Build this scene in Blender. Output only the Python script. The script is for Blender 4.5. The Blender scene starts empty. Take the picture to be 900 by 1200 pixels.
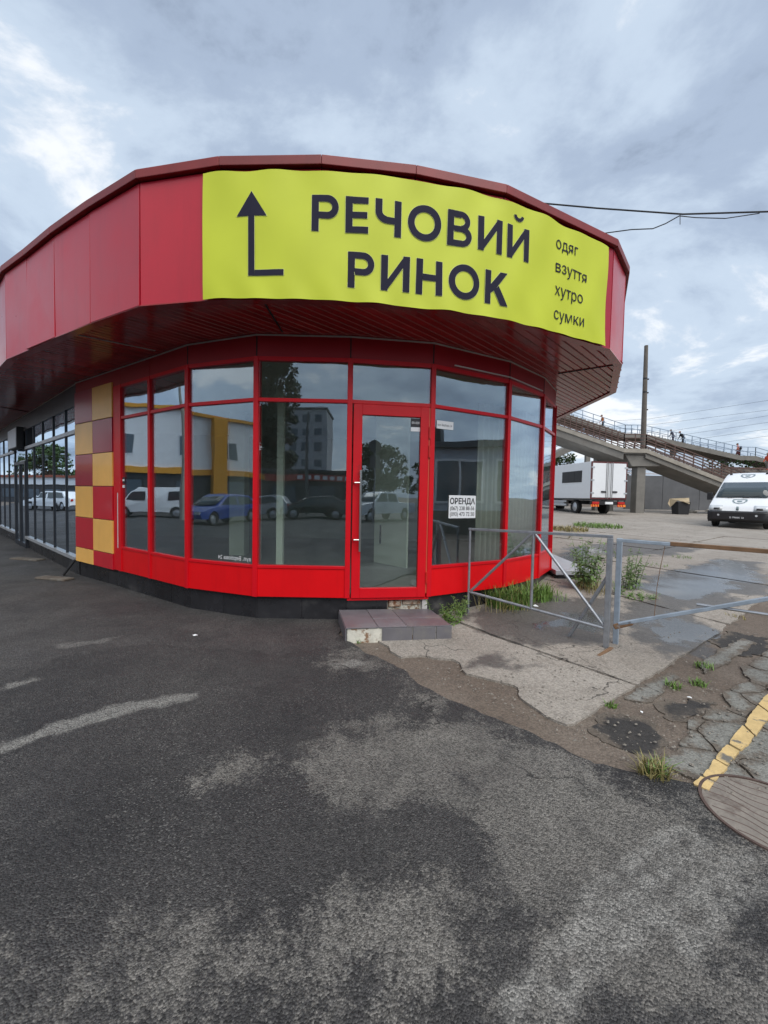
import bpy, bmesh, math, random
import numpy as np
from mathutils import Vector, Matrix
random.seed(7)
rnd = random.Random(11)
PI = math.pi
SC = bpy.context.scene
COL = SC.collection

# ------------------------------------------------------------------ camera
F, CAMH, PITCH, ROLL = 480.0, 1.55, math.radians(2.25), math.radians(1.1)
cam = bpy.data.cameras.new('camera')
cam.sensor_fit = 'HORIZONTAL'; cam.sensor_width = 36; cam.lens = 36 * F / 900
cam.clip_start = .05; cam.clip_end = 3000
camo = bpy.data.objects.new('camera', cam); COL.objects.link(camo)
CM = Matrix.Translation((0, 0, CAMH)) @ Matrix.Rotation(PI / 2 - PITCH, 4, 'X') @ Matrix.Rotation(ROLL, 4, 'Z')
camo.matrix_world = CM
SC.camera = camo

# ------------------------------------------------------------------ sky
world = bpy.data.worlds.new('World'); SC.world = world; world.use_nodes = True
def build_sky():
    nt = world.node_tree; nt.nodes.clear(); N = nt.nodes.new; lk = nt.links.new
    out = N('ShaderNodeOutputWorld'); bg = N('ShaderNodeBackground')
    sky = N('ShaderNodeTexSky'); sky.sky_type = 'NISHITA'; sky.sun_disc = False
    sky.sun_elevation = math.radians(52); sky.sun_rotation = math.radians(155)
    sky.air_density = 1.2; sky.dust_density = 2.5
    tc = N('ShaderNodeTexCoord'); sep = N('ShaderNodeSeparateXYZ'); lk(tc.outputs['Generated'], sep.inputs[0])
    ab = N('ShaderNodeMath'); ab.operation = 'ABSOLUTE'; lk(sep.outputs[2], ab.inputs[0])
    ad = N('ShaderNodeMath'); ad.operation = 'ADD'; lk(ab.outputs[0], ad.inputs[0]); ad.inputs[1].default_value = .22
    dv = N('ShaderNodeVectorMath'); dv.operation = 'DIVIDE'; lk(tc.outputs['Generated'], dv.inputs[0])
    cb = N('ShaderNodeCombineXYZ')
    for i in range(3): lk(ad.outputs[0], cb.inputs[i])
    lk(cb.outputs[0], dv.inputs[1])
    mp = N('ShaderNodeMapping'); lk(dv.outputs[0], mp.inputs[0]); mp.inputs[1].default_value = SKY_SHIFT
    n1 = N('ShaderNodeTexNoise'); lk(mp.outputs[0], n1.inputs['Vector'])
    n1.inputs['Scale'].default_value = 1.5; n1.inputs['Detail'].default_value = 9; n1.inputs['Roughness'].default_value = .6
    n1.inputs['Distortion'].default_value = .35
    n2 = N('ShaderNodeTexNoise'); lk(mp.outputs[0], n2.inputs['Vector'])
    n2.inputs['Scale'].default_value = .55; n2.inputs['Detail'].default_value = 4; n2.inputs['Roughness'].default_value = .5
    mx = N('ShaderNodeMath'); mx.operation = 'MULTIPLY_ADD'; lk(n1.outputs[0], mx.inputs[0]); mx.inputs[1].default_value = .62
    m2 = N('ShaderNodeMath'); m2.operation = 'MULTIPLY'; lk(n2.outputs[0], m2.inputs[0]); m2.inputs[1].default_value = .38
    lk(m2.outputs[0], mx.inputs[2])
    rp = N('ShaderNodeValToRGB'); lk(mx.outputs[0], rp.inputs[0])
    cr = rp.color_ramp; cr.interpolation = 'EASE'
    cr.elements[0].position = .38; cr.elements[0].color = (.15, .185, .245, 1)
    cr.elements[1].position = .59; cr.elements[1].color = (.54, .555, .575, 1)
    e = cr.elements.new(.45); e.color = (.235, .285, .365, 1)
    e = cr.elements.new(.54); e.color = (.335, .395, .47, 1)
    sc = N('ShaderNodeVectorMath'); sc.operation = 'SCALE'; lk(sky.outputs[0], sc.inputs[0]); sc.inputs['Scale'].default_value = .07
    mix = N('ShaderNodeMix'); mix.data_type = 'RGBA'; mix.inputs[0].default_value = .88
    lk(sc.outputs[0], mix.inputs[6]); lk(rp.outputs[0], mix.inputs[7])
    lk(mix.outputs[2], bg.inputs[0]); bg.inputs[1].default_value = 1.05
    lk(bg.outputs[0], out.inputs[0])
SKY_SHIFT = (-4.1, 3.3, 0)
build_sky()
sun = bpy.data.lights.new('sun', 'SUN'); sun.energy = 1.5; sun.angle = math.radians(60); sun.color = (1, .96, .9)
suno = bpy.data.objects.new('sun', sun); COL.objects.link(suno)
suno.rotation_euler = (math.radians(38), 0, math.radians(25)); suno.location = (5, -10, 20)

SC.view_settings.view_transform = 'Standard'; SC.view_settings.look = 'None'
SC.view_settings.exposure = 0.92; SC.view_settings.gamma = 1; SC.view_settings.use_curve_mapping = False
SC.cycles.max_bounces = 6; SC.cycles.diffuse_bounces = 3; SC.cycles.transparent_max_bounces = 16; SC.cycles.glossy_bounces = 4
SC.cycles.caustics_reflective = False; SC.cycles.caustics_refractive = False

# ------------------------------------------------------------------ place helpers
def sst(a, b, v):
    t = min(1, max(0, (v - a) / (b - a))); return t * t * (3 - 2 * t)
def gz(x, y):                      # the yard rises gently to the back right
    return sst(-1, 2.5, x) * (.026 * max(0, min(y, 60) - 4.5) + .1 * sst(4.5, 6.5, y))
R3 = CM.to_3x3(); CO = Vector((0, 0, CAMH))
def ray(x, y): return R3 @ Vector(((x - 450) / F, (600 - y) / F, -1))
def ath(x, y, h):
    d = ray(x, y); return CO + d * ((h - CAMH) / d.z)
def atY(x, y, Y):
    d = ray(x, y); return CO + d * (Y / d.y)
def gp(x, y):
    z = 0
    for _ in range(40):
        p = ath(x, y, z); z = .5 * z + .5 * gz(p.x, p.y)
    return Vector((p.x, p.y, gz(p.x, p.y)))

# ------------------------------------------------------------------ materials
MATS = {}
def nodes_of(m): return m.node_tree, m.node_tree.nodes.new, m.node_tree.links.new
def PM(name, col, rough=.5, metal=0, var=.12, scale=4, bump=0, bscale=40, coat=0, rand=.0, spec=.5, rvar=.0, dirt=None, dirt_scale=2, dirt_lo=.5, dirt_hi=.7, streak=0):
    if name in MATS: return MATS[name]
    m = bpy.data.materials.new(name); m.use_nodes = True; MATS[name] = m
    nt, N, lk = nodes_of(m); b = nt.nodes['Principled BSDF']
    tc = N('ShaderNodeTexCoord')
    nz = N('ShaderNodeTexNoise'); nz.inputs['Scale'].default_value = scale; nz.inputs['Detail'].default_value = 6; nz.inputs['Roughness'].default_value = .6
    lk(tc.outputs['Object'], nz.inputs['Vector'])
    mr = N('ShaderNodeMapRange'); lk(nz.outputs[0], mr.inputs[0])
    mr.inputs[1].default_value = .25; mr.inputs[2].default_value = .75; mr.inputs[3].default_value = 1 - var; mr.inputs[4].default_value = 1 + var
    sc = N('ShaderNodeVectorMath'); sc.operation = 'SCALE'; sc.inputs[0].default_value = col; lk(mr.outputs[0], sc.inputs['Scale'])
    last = sc.outputs[0]
    if rand:
        oi = N('ShaderNodeObjectInfo'); mr2 = N('ShaderNodeMapRange'); lk(oi.outputs['Random'], mr2.inputs[0])
        mr2.inputs[3].default_value = 1 - rand; mr2.inputs[4].default_value = 1 + rand
        s2 = N('ShaderNodeVectorMath'); s2.operation = 'SCALE'; lk(last, s2.inputs[0]); lk(mr2.outputs[0], s2.inputs['Scale']); last = s2.outputs[0]
    if dirt:
        n3 = N('ShaderNodeTexNoise'); n3.inputs['Scale'].default_value = dirt_scale; n3.inputs['Detail'].default_value = 8; n3.inputs['Roughness'].default_value = .65
        lk(tc.outputs['Object'], n3.inputs['Vector'])
        m3 = N('ShaderNodeMapRange'); m3.interpolation_type = 'SMOOTHSTEP'; lk(n3.outputs[0], m3.inputs[0]); m3.inputs[1].default_value = dirt_lo; m3.inputs[2].default_value = dirt_hi
        mx = N('ShaderNodeMix'); mx.data_type = 'RGBA'; lk(m3.outputs[0], mx.inputs[0]); lk(last, mx.inputs[6]); mx.inputs[7].default_value = (*dirt, 1); last = mx.outputs[2]
    if streak:
        mp = N('ShaderNodeMapping'); mp.inputs['Scale'].default_value = (5, 5, .6); oi2 = N('ShaderNodeObjectInfo'); vv = N('ShaderNodeVectorMath'); vv.operation = 'ADD'
        lk(tc.outputs['Object'], vv.inputs[0]); lk(oi2.outputs['Random'], vv.inputs[1]); lk(vv.outputs[0], mp.inputs[0])
        n5 = N('ShaderNodeTexNoise'); n5.inputs['Scale'].default_value = 1.0; n5.inputs['Detail'].default_value = 7; n5.inputs['Roughness'].default_value = .65; lk(mp.outputs[0], n5.inputs['Vector'])
        m5 = N('ShaderNodeMapRange'); m5.interpolation_type = 'SMOOTHSTEP'; lk(n5.outputs[0], m5.inputs[0]); m5.inputs[1].default_value = .48; m5.inputs[2].default_value = .78; m5.inputs[3].default_value = 1; m5.inputs[4].default_value = 1 - streak
        s5 = N('ShaderNodeVectorMath'); s5.operation = 'SCALE'; lk(last, s5.inputs[0]); lk(m5.outputs[0], s5.inputs['Scale']); last = s5.outputs[0]
    lk(last, b.inputs['Base Color'])
    b.inputs['Roughness'].default_value = rough; b.inputs['Metallic'].default_value = metal
    b.inputs['Coat Weight'].default_value = coat; b.inputs['Coat Roughness'].default_value = .08
    b.inputs['Specular IOR Level'].default_value = spec
    if rvar:
        m4 = N('ShaderNodeMapRange'); lk(nz.outputs[0], m4.inputs[0]); m4.inputs[1].default_value = .3; m4.inputs[2].default_value = .7
        m4.inputs[3].default_value = max(.02, rough - rvar); m4.inputs[4].default_value = rough + rvar; lk(m4.outputs[0], b.inputs['Roughness'])
    if bump:
        n2 = N('ShaderNodeTexNoise'); n2.inputs['Scale'].default_value = bscale; n2.inputs['Detail'].default_value = 5
        lk(tc.outputs['Object'], n2.inputs['Vector'])
        bp = N('ShaderNodeBump'); bp.inputs['Strength'].default_value = bump; bp.inputs['Distance'].default_value = .01
        lk(n2.outputs[0], bp.inputs['Height']); lk(bp.outputs[0], b.inputs['Normal'])
    return m
def glass_mat(name, tint=(.90, .94, .92), base=.15, wob=.03):
    m = bpy.data.materials.new(name); m.use_nodes = True; MATS[name] = m
    nt, N, lk = nodes_of(m); nt.nodes.remove(nt.nodes['Principled BSDF']); out = nt.nodes['Material Output']
    lw = N('ShaderNodeLayerWeight'); lw.inputs[0].default_value = .5
    pw = N('ShaderNodeMath'); pw.operation = 'POWER'; lk(lw.outputs['Facing'], pw.inputs[0]); pw.inputs[1].default_value = 2.2
    ma = N('ShaderNodeMath'); ma.operation = 'MULTIPLY_ADD'; lk(pw.outputs[0], ma.inputs[0]); ma.inputs[1].default_value = .85; ma.inputs[2].default_value = base
    tr = N('ShaderNodeBsdfTransparent'); tr.inputs[0].default_value = (*tint, 1)
    gl = N('ShaderNodeBsdfGlossy'); gl.inputs['Roughness'].default_value = .0; gl.inputs[0].default_value = (.80, .90, 1, 1)
    tc = N('ShaderNodeTexCoord'); oi = N('ShaderNodeObjectInfo'); va = N('ShaderNodeVectorMath'); va.operation = 'ADD'
    lk(tc.outputs['Object'], va.inputs[0]); lk(oi.outputs['Random'], va.inputs[1])
    nz = N('ShaderNodeTexNoise'); nz.inputs['Scale'].default_value = 1.3; nz.inputs['Detail'].default_value = 1; lk(va.outputs[0], nz.inputs['Vector'])
    bp = N('ShaderNodeBump'); bp.inputs['Strength'].default_value = wob; bp.inputs['Distance'].default_value = .1
    lk(nz.outputs[0], bp.inputs['Height']); lk(bp.outputs[0], gl.inputs['Normal'])
    mx = N('ShaderNodeMixShader'); lk(ma.outputs[0], mx.inputs[0]); lk(tr.outputs[0], mx.inputs[1]); lk(gl.outputs[0], mx.inputs[2])
    df = N('ShaderNodeBsdfDiffuse'); df.inputs[0].default_value = (.55, .56, .54, 1); n9 = N('ShaderNodeTexNoise'); n9.inputs['Scale'].default_value = 2.4; n9.inputs['Detail'].default_value = 8; n9.inputs['Roughness'].default_value = .7; lk(va.outputs[0], n9.inputs['Vector'])
    m9 = N('ShaderNodeMapRange'); lk(n9.outputs[0], m9.inputs[0]); m9.inputs[1].default_value = .4; m9.inputs[2].default_value = .75; m9.inputs[3].default_value = .003; m9.inputs[4].default_value = .028
    mx2 = N('ShaderNodeMixShader'); lk(m9.outputs[0], mx2.inputs[0]); lk(mx.outputs[0], mx2.inputs[1]); lk(df.outputs[0], mx2.inputs[2])
    lk(mx2.outputs[0], out.inputs[0]); return m

M_fascia = PM('red_fascia_panel', (.44, .004, .020), .32, var=.10, scale=1.5, rand=.12, coat=.08, bump=.25, bscale=1.7, streak=.13, rvar=.06)
M_frame = PM('red_window_frame', (.64, .005, .013), .35, var=.06, scale=6, spec=.3, dirt=(.25, .02, .02), dirt_lo=.66, dirt_hi=.8)
M_sill = PM('bright_red_sill_panel', (.74, .005, .009), .35, var=.06, scale=3, rand=.05, spec=.3, bump=.10, bscale=3, streak=.10, dirt=(.30, .02, .02), dirt_lo=.62, dirt_hi=.85)
M_cap = PM('brick_red_trim', (.20, .018, .018), .5, var=.2, scale=3, rand=.12)
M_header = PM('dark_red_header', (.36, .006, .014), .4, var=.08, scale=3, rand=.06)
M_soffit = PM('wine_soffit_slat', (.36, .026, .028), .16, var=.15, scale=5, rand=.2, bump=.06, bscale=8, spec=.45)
M_black = PM('black_gap', (.012, .012, .013), .7)
M_whitetrim = PM('white_trim', (.62, .6, .58), .5)
M_plinth = PM('black_plinth_tile', (.022, .022, .025), .3, var=.35, scale=3, rand=.3, dirt=(.10, .095, .09), dirt_lo=.55, dirt_hi=.8, dirt_scale=3, rvar=.12)
M_alu = PM('grey_aluminium', (.50, .52, .54), .4, metal=.5, var=.08)
M_darkframe = PM('dark_frame', (.02, .024, .032), .4, var=.1)
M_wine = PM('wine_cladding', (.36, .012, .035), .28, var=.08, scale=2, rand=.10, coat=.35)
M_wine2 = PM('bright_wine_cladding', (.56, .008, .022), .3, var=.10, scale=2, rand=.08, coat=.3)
M_yellowtile = PM('ochre_cladding', (.92, .50, .12), .35, var=.09, scale=2, rand=.06, coat=.25, streak=.06)
M_glass = glass_mat('window_glass')
M_glass2 = glass_mat('shopfront_glass', base=.46, tint=(.7, .76, .78))
M_steel = PM('brushed_steel', (.55, .55, .53), .28, metal=1, var=.08)
M_galv = PM('galvanised_steel', (.36, .38, .41), .45, metal=.75, var=.25, scale=14, dirt=(.19, .09, .045), dirt_lo=.66, dirt_hi=.76, dirt_scale=6, bump=.1, bscale=60)
M_bluepost = PM('blue_grey_paint', (.30, .36, .43), .5, var=.2, scale=10, dirt=(.20, .09, .045), dirt_lo=.6, dirt_hi=.72, dirt_scale=5)
M_rust = PM('rusty_steel', (.20, .115, .062), .8, var=.35, scale=9, dirt=(.36, .38, .40), dirt_lo=.56, dirt_hi=.62, dirt_scale=4, bump=.3, bscale=80)
M_wall_in = PM('pale_interior_wall', (.50, .54, .48), .8, var=.08)
M_floor_in = PM('interior_floor', (.30, .30, .28), .35, var=.15)
M_pale = PM('pale_green_panel', (.82, .88, .74), .6, var=.06, scale=2)
M_banner = PM('yellow_banner_cloth', (.55, .62, .028), .6, var=.05, scale=1.2, bump=.08, bscale=5)
M_print = PM('dark_print', (.020, .019, .038), .8, var=.05, spec=.2)
M_halo = PM('pale_print_edge', (.66, .71, .28), .55)
M_paper = PM('white_paper', (.78, .8, .82), .6, var=.03)
M_ink = PM('black_ink', (.03, .03, .035), .6)
M_tile = PM('grey_step_tile', (.135, .130, .142), .38, var=.14, scale=6, rand=.1, dirt=(.19, .18, .17), dirt_lo=.5, dirt_hi=.8, dirt_scale=4, rvar=.1)
M_plaster = PM('crumbling_plaster', (.62, .6, .52), .9, var=.2, scale=14, bump=.6, bscale=30, dirt=(.25, .15, .09), dirt_lo=.52, dirt_hi=.62, dirt_scale=9)
M_conc = PM('bridge_concrete', (.185, .175, .158), .85, var=.22, scale=1.5, bump=.2, bscale=20, dirt=(.16, .14, .12), dirt_lo=.55, dirt_hi=.75, dirt_scale=.8)
M_concl = PM('pale_concrete', (.30, .275, .235), .85, var=.22, scale=2, bump=.2, bscale=20, dirt=(.2, .18, .15), dirt_lo=.55, dirt_hi=.75, dirt_scale=1.2)
M_brownrail = PM('brown_railing', (.10, .058, .048), .7, var=.35, scale=6)
M_bluerail = PM('faded_blue_railing', (.20, .27, .36), .6, var=.2, scale=6)
M_greywall = PM('grey_wall', (.115, .118, .125), .85, var=.18, scale=1.2, dirt=(.19, .19, .19), dirt_lo=.58, dirt_hi=.7, dirt_scale=.7)
M_lilac = PM('pale_corrugated', (.50, .51, .56), .5, var=.08)
M_vwhite = PM('white_vehicle_paint', (.76, .78, .80), .3, var=.03, coat=.4)
M_vblack = PM('black_plastic', (.016, .016, .018), .5, var=.2)
M_rubber = PM('tyre_rubber', (.02, .02, .02), .85, var=.3, scale=20)
M_rim = PM('wheel_rim', (.45, .46, .48), .4, metal=.7)
M_carglass = PM('car_glass', (.03, .045, .05), .06, var=.1, coat=.5)
M_lamp = PM('headlamp_lens', (.55, .58, .6), .12, var=.2, coat=.5)
M_red = PM('red_lens', (.5, .02, .015), .3)
M_orange = PM('orange_reflector', (.85, .26, .03), .4)
M_asphd = PM('tar_patch', (.026, .026, .03), .7, var=.5, scale=20, bump=.8, bscale=70, dirt=(.07, .065, .06), dirt_lo=.5, dirt_hi=.7, dirt_scale=6)
M_cable = PM('black_cable', (.02, .02, .022), .7)
M_wood = PM('weathered_board', (.36, .29, .19), .85, var=.2)
M_skin = PM('skin', (.45, .26, .18), .6)

def ground_mats():
    # --- asphalt: dark, with worn pale areas carried by a mesh attribute of signed distance
    m = bpy.data.materials.new('asphalt'); m.use_nodes = True; MATS['asphalt'] = m
    nt, N, lk = nodes_of(m); b = nt.nodes['Principled BSDF']
    tc = N('ShaderNodeTexCoord'); P = tc.outputs['Object']
    def noise(s, d=6, r=.6, dist=0):
        n = N('ShaderNodeTexNoise'); n.inputs['Scale'].default_value = s; n.inputs['Detail'].default_value = d; n.inputs['Roughness'].default_value = r; n.inputs['Distortion'].default_value = dist
        lk(P, n.inputs['Vector']); return n.outputs[0]
    def mr(v, a, b_, c, d, smooth=False):
        n = N('ShaderNodeMapRange'); lk(v, n.inputs[0]); n.inputs[1].default_value = a; n.inputs[2].default_value = b_; n.inputs[3].default_value = c; n.inputs[4].default_value = d
        if smooth: n.interpolation_type = 'SMOOTHSTEP'
        return n.outputs[0]
    def math_(op, a, b_):
        n = N('ShaderNodeMath'); n.operation = op
        for i, v in enumerate((a, b_)):
            if isinstance(v, (int, float)): n.inputs[i].default_value = v
            else: lk(v, n.inputs[i])
        return n.outputs[0]
    def mixc(f, a, c):
        n = N('ShaderNodeMix'); n.data_type = 'RGBA'
        if isinstance(f, (int, float)): n.inputs[0].default_value = f
        else: lk(f, n.inputs[0])
        for i, v in ((6, a), (7, c)):
            if isinstance(v, tuple): n.inputs[i].default_value = (*v, 1)
            else: lk(v, n.inputs[i])
        return n.outputs[2]
    at = N('ShaderNodeAttribute'); at.attribute_name = 'worn'
    ed = math_('ADD', at.outputs['Fac'], mr(noise(1.7, 10, .70), .2, .8, -.30, .30))
    ed = math_('ADD', ed, mr(noise(14, 4, .7), .2, .8, -.06, .06))
    vq = N('ShaderNodeTexVoronoi'); vq.inputs['Scale'].default_value = 120; lk(P, vq.inputs['Vector']); sq = N('ShaderNodeSeparateColor'); lk(vq.outputs['Color'], sq.inputs[0])
    ed = math_('ADD', ed, mr(sq.outputs[2], 0, 1, -.07, .07)); ed = math_('ADD', ed, mr(noise(40, 5, .75), .25, .75, -.10, .10))
    ed = math_('ADD', ed, mr(noise(4.6, 10, .78, .4), .25, .75, -.26, .26))
    worn = mr(ed, -.07, .13, 0, 1, True)
    at2 = N('ShaderNodeAttribute'); at2.attribute_name = 'strip'
    ed2 = math_('ADD', at2.outputs['Fac'], mr(noise(5, 6, .7), .2, .8, -.10, .08))
    strip = mr(ed2, -.02, .05, 0, 1, True)
    base = mixc(mr(noise(.8, 6, .6), .35, .7, 0, 1), (.023, .022, .023), (.056, .053, .051))
    base = mixc(mr(noise(3.5, 8, .7), .52, .72, 0, .55, True), base, (.062, .059, .056))
    wc = mixc(mr(noise(1.1, 9, .7), .38, .62, 0, 1), (.105, .098, .089), (.172, .161, .145)); wc = mixc(mr(noise(6, 8, .75), .5, .72, 0, .6, True), wc, (.06, .058, .056))
    c = mixc(math_('MULTIPLY', worn, .92), base, wc)
    c = mixc(math_('MULTIPLY', strip, .8), c, (.21, .205, .19))
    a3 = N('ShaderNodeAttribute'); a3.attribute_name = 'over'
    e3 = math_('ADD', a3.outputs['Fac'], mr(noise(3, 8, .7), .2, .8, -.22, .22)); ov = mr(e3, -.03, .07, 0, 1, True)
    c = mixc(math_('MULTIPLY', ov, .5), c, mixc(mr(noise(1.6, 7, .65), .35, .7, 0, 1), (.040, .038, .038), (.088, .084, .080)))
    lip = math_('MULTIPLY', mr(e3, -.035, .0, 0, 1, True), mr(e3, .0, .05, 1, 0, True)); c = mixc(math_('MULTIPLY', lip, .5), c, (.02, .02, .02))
    # blackened damp blotches, tyre streaks, cracks
    blk = mr(noise(.62, 9, .72, .6), .50, .60, 0, 1, True); c = mixc(math_('MULTIPLY', blk, .34), c, (.012, .012, .0135))
    a4 = N('ShaderNodeAttribute'); a4.attribute_name = 'tyre'
    ty = mr(math_('ADD', a4.outputs['Fac'], mr(noise(9, 6, .7), .2, .8, -.05, .05)), -.035, .03, 0, .85, True); c = mixc(ty, c, (.215, .207, .192))
    vc = N('ShaderNodeTexVoronoi'); vc.feature = 'DISTANCE_TO_EDGE'; vc.inputs['Scale'].default_value = .55
    nw_ = N('ShaderNodeTexNoise'); nw_.inputs['Scale'].default_value = 1.8; nw_.inputs['Detail'].default_value = 8; lk(P, nw_.inputs['Vector'])
    wv_ = N('ShaderNodeVectorMath'); wv_.operation = 'ADD'; sv_ = N('ShaderNodeVectorMath'); sv_.operation = 'SCALE'; sv_.inputs['Scale'].default_value = 1.3; lk(nw_.outputs['Color'], sv_.inputs[0]); lk(P, wv_.inputs[0]); lk(sv_.outputs[0], wv_.inputs[1]); lk(wv_.outputs[0], vc.inputs['Vector'])
    ck = math_('MULTIPLY', mr(vc.outputs['Distance'], .001, .006, .85, 0, True), mr(noise(.5, 3), .52, .57, 0, 1, True)); c = mixc(ck, c, (.008, .008, .008))
    # stones
    vo = N('ShaderNodeTexVoronoi'); vo.inputs['Scale'].default_value = 135; lk(P, vo.inputs['Vector'])
    sp = N('ShaderNodeSeparateColor'); lk(vo.outputs['Color'], sp.inputs[0])
    st = mr(sp.outputs[0], 0, 1, .38, 1.6)
    st2 = mr(noise(260, 3, .8), .3, .7, .6, 1.4)
    k = math_('MULTIPLY', st, st2)
    pebble = mr(sp.outputs[1], .88, .98, 0, .34)
    pebble = math_('MULTIPLY', pebble, mr(noise(1.3, 3), .4, .6, .35, 1))
    c2 = N('ShaderNodeVectorMath'); c2.operation = 'SCALE'; lk(c, c2.inputs[0]); lk(k, c2.inputs['Scale'])
    c = mixc(pebble, c2.outputs[0], (.30, .29, .27))
    lk(c, b.inputs['Base Color'])
    lk(mr(noise(1.1, 5), .35, .65, .62, .88), b.inputs['Roughness'])
    hgt = math_('ADD', math_('MULTIPLY', vo.outputs['Distance'], -1.0), math_('MULTIPLY', noise(22, 4), .6))
    bp = N('ShaderNodeBump'); bp.inputs['Strength'].default_value = .95; bp.inputs['Distance'].default_value = .007
    lk(hgt, bp.inputs['Height']); lk(bp.outputs[0], b.inputs['Normal'])
    # --- soil / concrete share one builder
    def earth(name, c1, c3, c4, crack, damp, rim=False):
        nonlocal P, N, lk
        m = bpy.data.materials.new(name); m.use_nodes = True; MATS[name] = m
        nt, N, lk = nodes_of(m); b = nt.nodes['Principled BSDF']
        tc = N('ShaderNodeTexCoord'); P = tc.outputs['Object']
        c = mixc(mr(noise(.9, 8, .62), .35, .65, 0, 1), c1, c3)
        c = mixc(mr(noise(3.3, 8, .7), .5, .75, 0, .8, True), c, c4)
        if damp:
            at = N('ShaderNodeAttribute'); at.attribute_name = 'damp'
            e = math_('ADD', at.outputs['Fac'], mr(noise(1.7, 7, .65), .2, .8, -.45, .45))
            dm = mr(e, -.08, .14, 0, 1, True)
            c = mixc(math_('MULTIPLY', dm, .78), c, (.062, .058, .055))
            ap = N('ShaderNodeAttribute'); ap.attribute_name = 'pool'
            pe = math_('ADD', ap.outputs['Fac'], mr(noise(1.5, 7, .6), .2, .8, -.5, .5)); pool = mr(pe, -.05, .12, 0, 1, True)
            c = mixc(math_('MULTIPLY', pool, .6), c, (.05, .05, .05))
            lk(math_('ADD', mr(dm, 0, 1, .9, .5), math_('MULTIPLY', pool, -.42)), b.inputs['Roughness'])
        else: b.inputs['Roughness'].default_value = .92
        if crack:
            v = N('ShaderNodeTexVoronoi'); v.feature = 'DISTANCE_TO_EDGE'; v.inputs['Scale'].default_value = .85
            wv = N('ShaderNodeVectorMath'); wv.operation = 'ADD'; lk(P, wv.inputs[0])
            nn = N('ShaderNodeTexNoise'); nn.inputs['Scale'].default_value = 1.6; nn.inputs['Detail'].default_value = 6; lk(P, nn.inputs['Vector'])
            ss = N('ShaderNodeVectorMath'); ss.operation = 'SCALE'; ss.inputs['Scale'].default_value = 1.1; lk(nn.outputs['Color'], ss.inputs[0]); lk(ss.outputs[0], wv.inputs[1])
            lk(wv.outputs[0], v.inputs['Vector'])
            cr = mr(v.outputs['Distance'], .002, .009, .8, 0, True)
            cr = math_('MULTIPLY', cr, mr(noise(.7, 3), .5, .56, 0, 1, True))
            c = mixc(cr, c, (.035, .032, .028))
        if rim:
            ar = N('ShaderNodeAttribute'); ar.attribute_name = 'rim'
            c = mixc(mr(math_('ADD', ar.outputs['Fac'], mr(noise(7, 7, .72), .2, .8, -.11, .09)), -.01, .05, .95, 0, True), c, mixc(noise(12, 4), (.085, .070, .056), (.15, .125, .10)))
        vo = N('ShaderNodeTexVoronoi'); vo.inputs['Scale'].default_value = 90; lk(P, vo.inputs['Vector'])
        sp = N('ShaderNodeSeparateColor'); lk(vo.outputs['Color'], sp.inputs[0])
        k = mr(sp.outputs[0], 0, 1, .72, 1.26)
        c2 = N('ShaderNodeVectorMath'); c2.operation = 'SCALE'; lk(c, c2.inputs[0]); lk(k, c2.inputs['Scale'])
        c = mixc(mr(noise(26, 4, .7), .64, .72, 0, .5, True), c2.outputs[0], (.05, .045, .04))
        lk(c, b.inputs['Base Color'])
        hgt = math_('ADD', math_('MULTIPLY', vo.outputs['Distance'], -.5), noise(14, 6, .7))
        bp = N('ShaderNodeBump'); bp.inputs['Strength'].default_value = .6; bp.inputs['Distance'].default_value = .012
        lk(hgt, bp.inputs['Height']); lk(bp.outputs[0], b.inputs['Normal'])
        if damp: lk(mr(pool, 0, 1, .6, .04), bp.inputs['Strength'])
    earth('soil', (.115, .088, .068), (.165, .135, .11), (.075, .062, .052), False, True)
    earth('yard_concrete', (.26, .232, .20), (.33, .30, .265), (.185, .16, .135), True, True)
    earth('slab_remnant', (.165, .165, .150), (.225, .220, .200), (.115, .105, .092), True, False, True)
    earth('tar_remnant', (.022, .021, .022), (.040, .037, .035), (.075, .065, .055), False, False, True)
    earth('far_ground', (.20, .19, .16), (.26, .24, .20), (.10, .12, .06), False, False)
ground_mats()
def yellow_mat():
    m = PM('yellow_road_paint', (.58, .42, .19), .8, var=.22, scale=8, dirt=(.15, .14, .12), dirt_lo=.54, dirt_hi=.62, dirt_scale=7, bump=.4, bscale=60); return m
M_yline = yellow_mat()
def leaf_mat(name, col, tr=.35):
    m = PM(name, col, .55, var=.35, scale=3, rand=.08); b = m.node_tree.nodes['Principled BSDF']
    b.inputs['Subsurface Weight'].default_value = 0
    return m
M_grass = leaf_mat('grass_blade', (.13, .23, .045)); M_dry = leaf_mat('dry_grass', (.27, .23, .09))
M_leaf = leaf_mat('weed_leaf', (.16, .25, .08)); M_leafd = leaf_mat('tree_leaf', (.045, .085, .025)); M_leafp = leaf_mat('poplar_leaf', (.018, .036, .014))
M_bark = PM('bark', (.10, .075, .055), .9, var=.3, scale=8, bump=.5, bscale=20)

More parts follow.
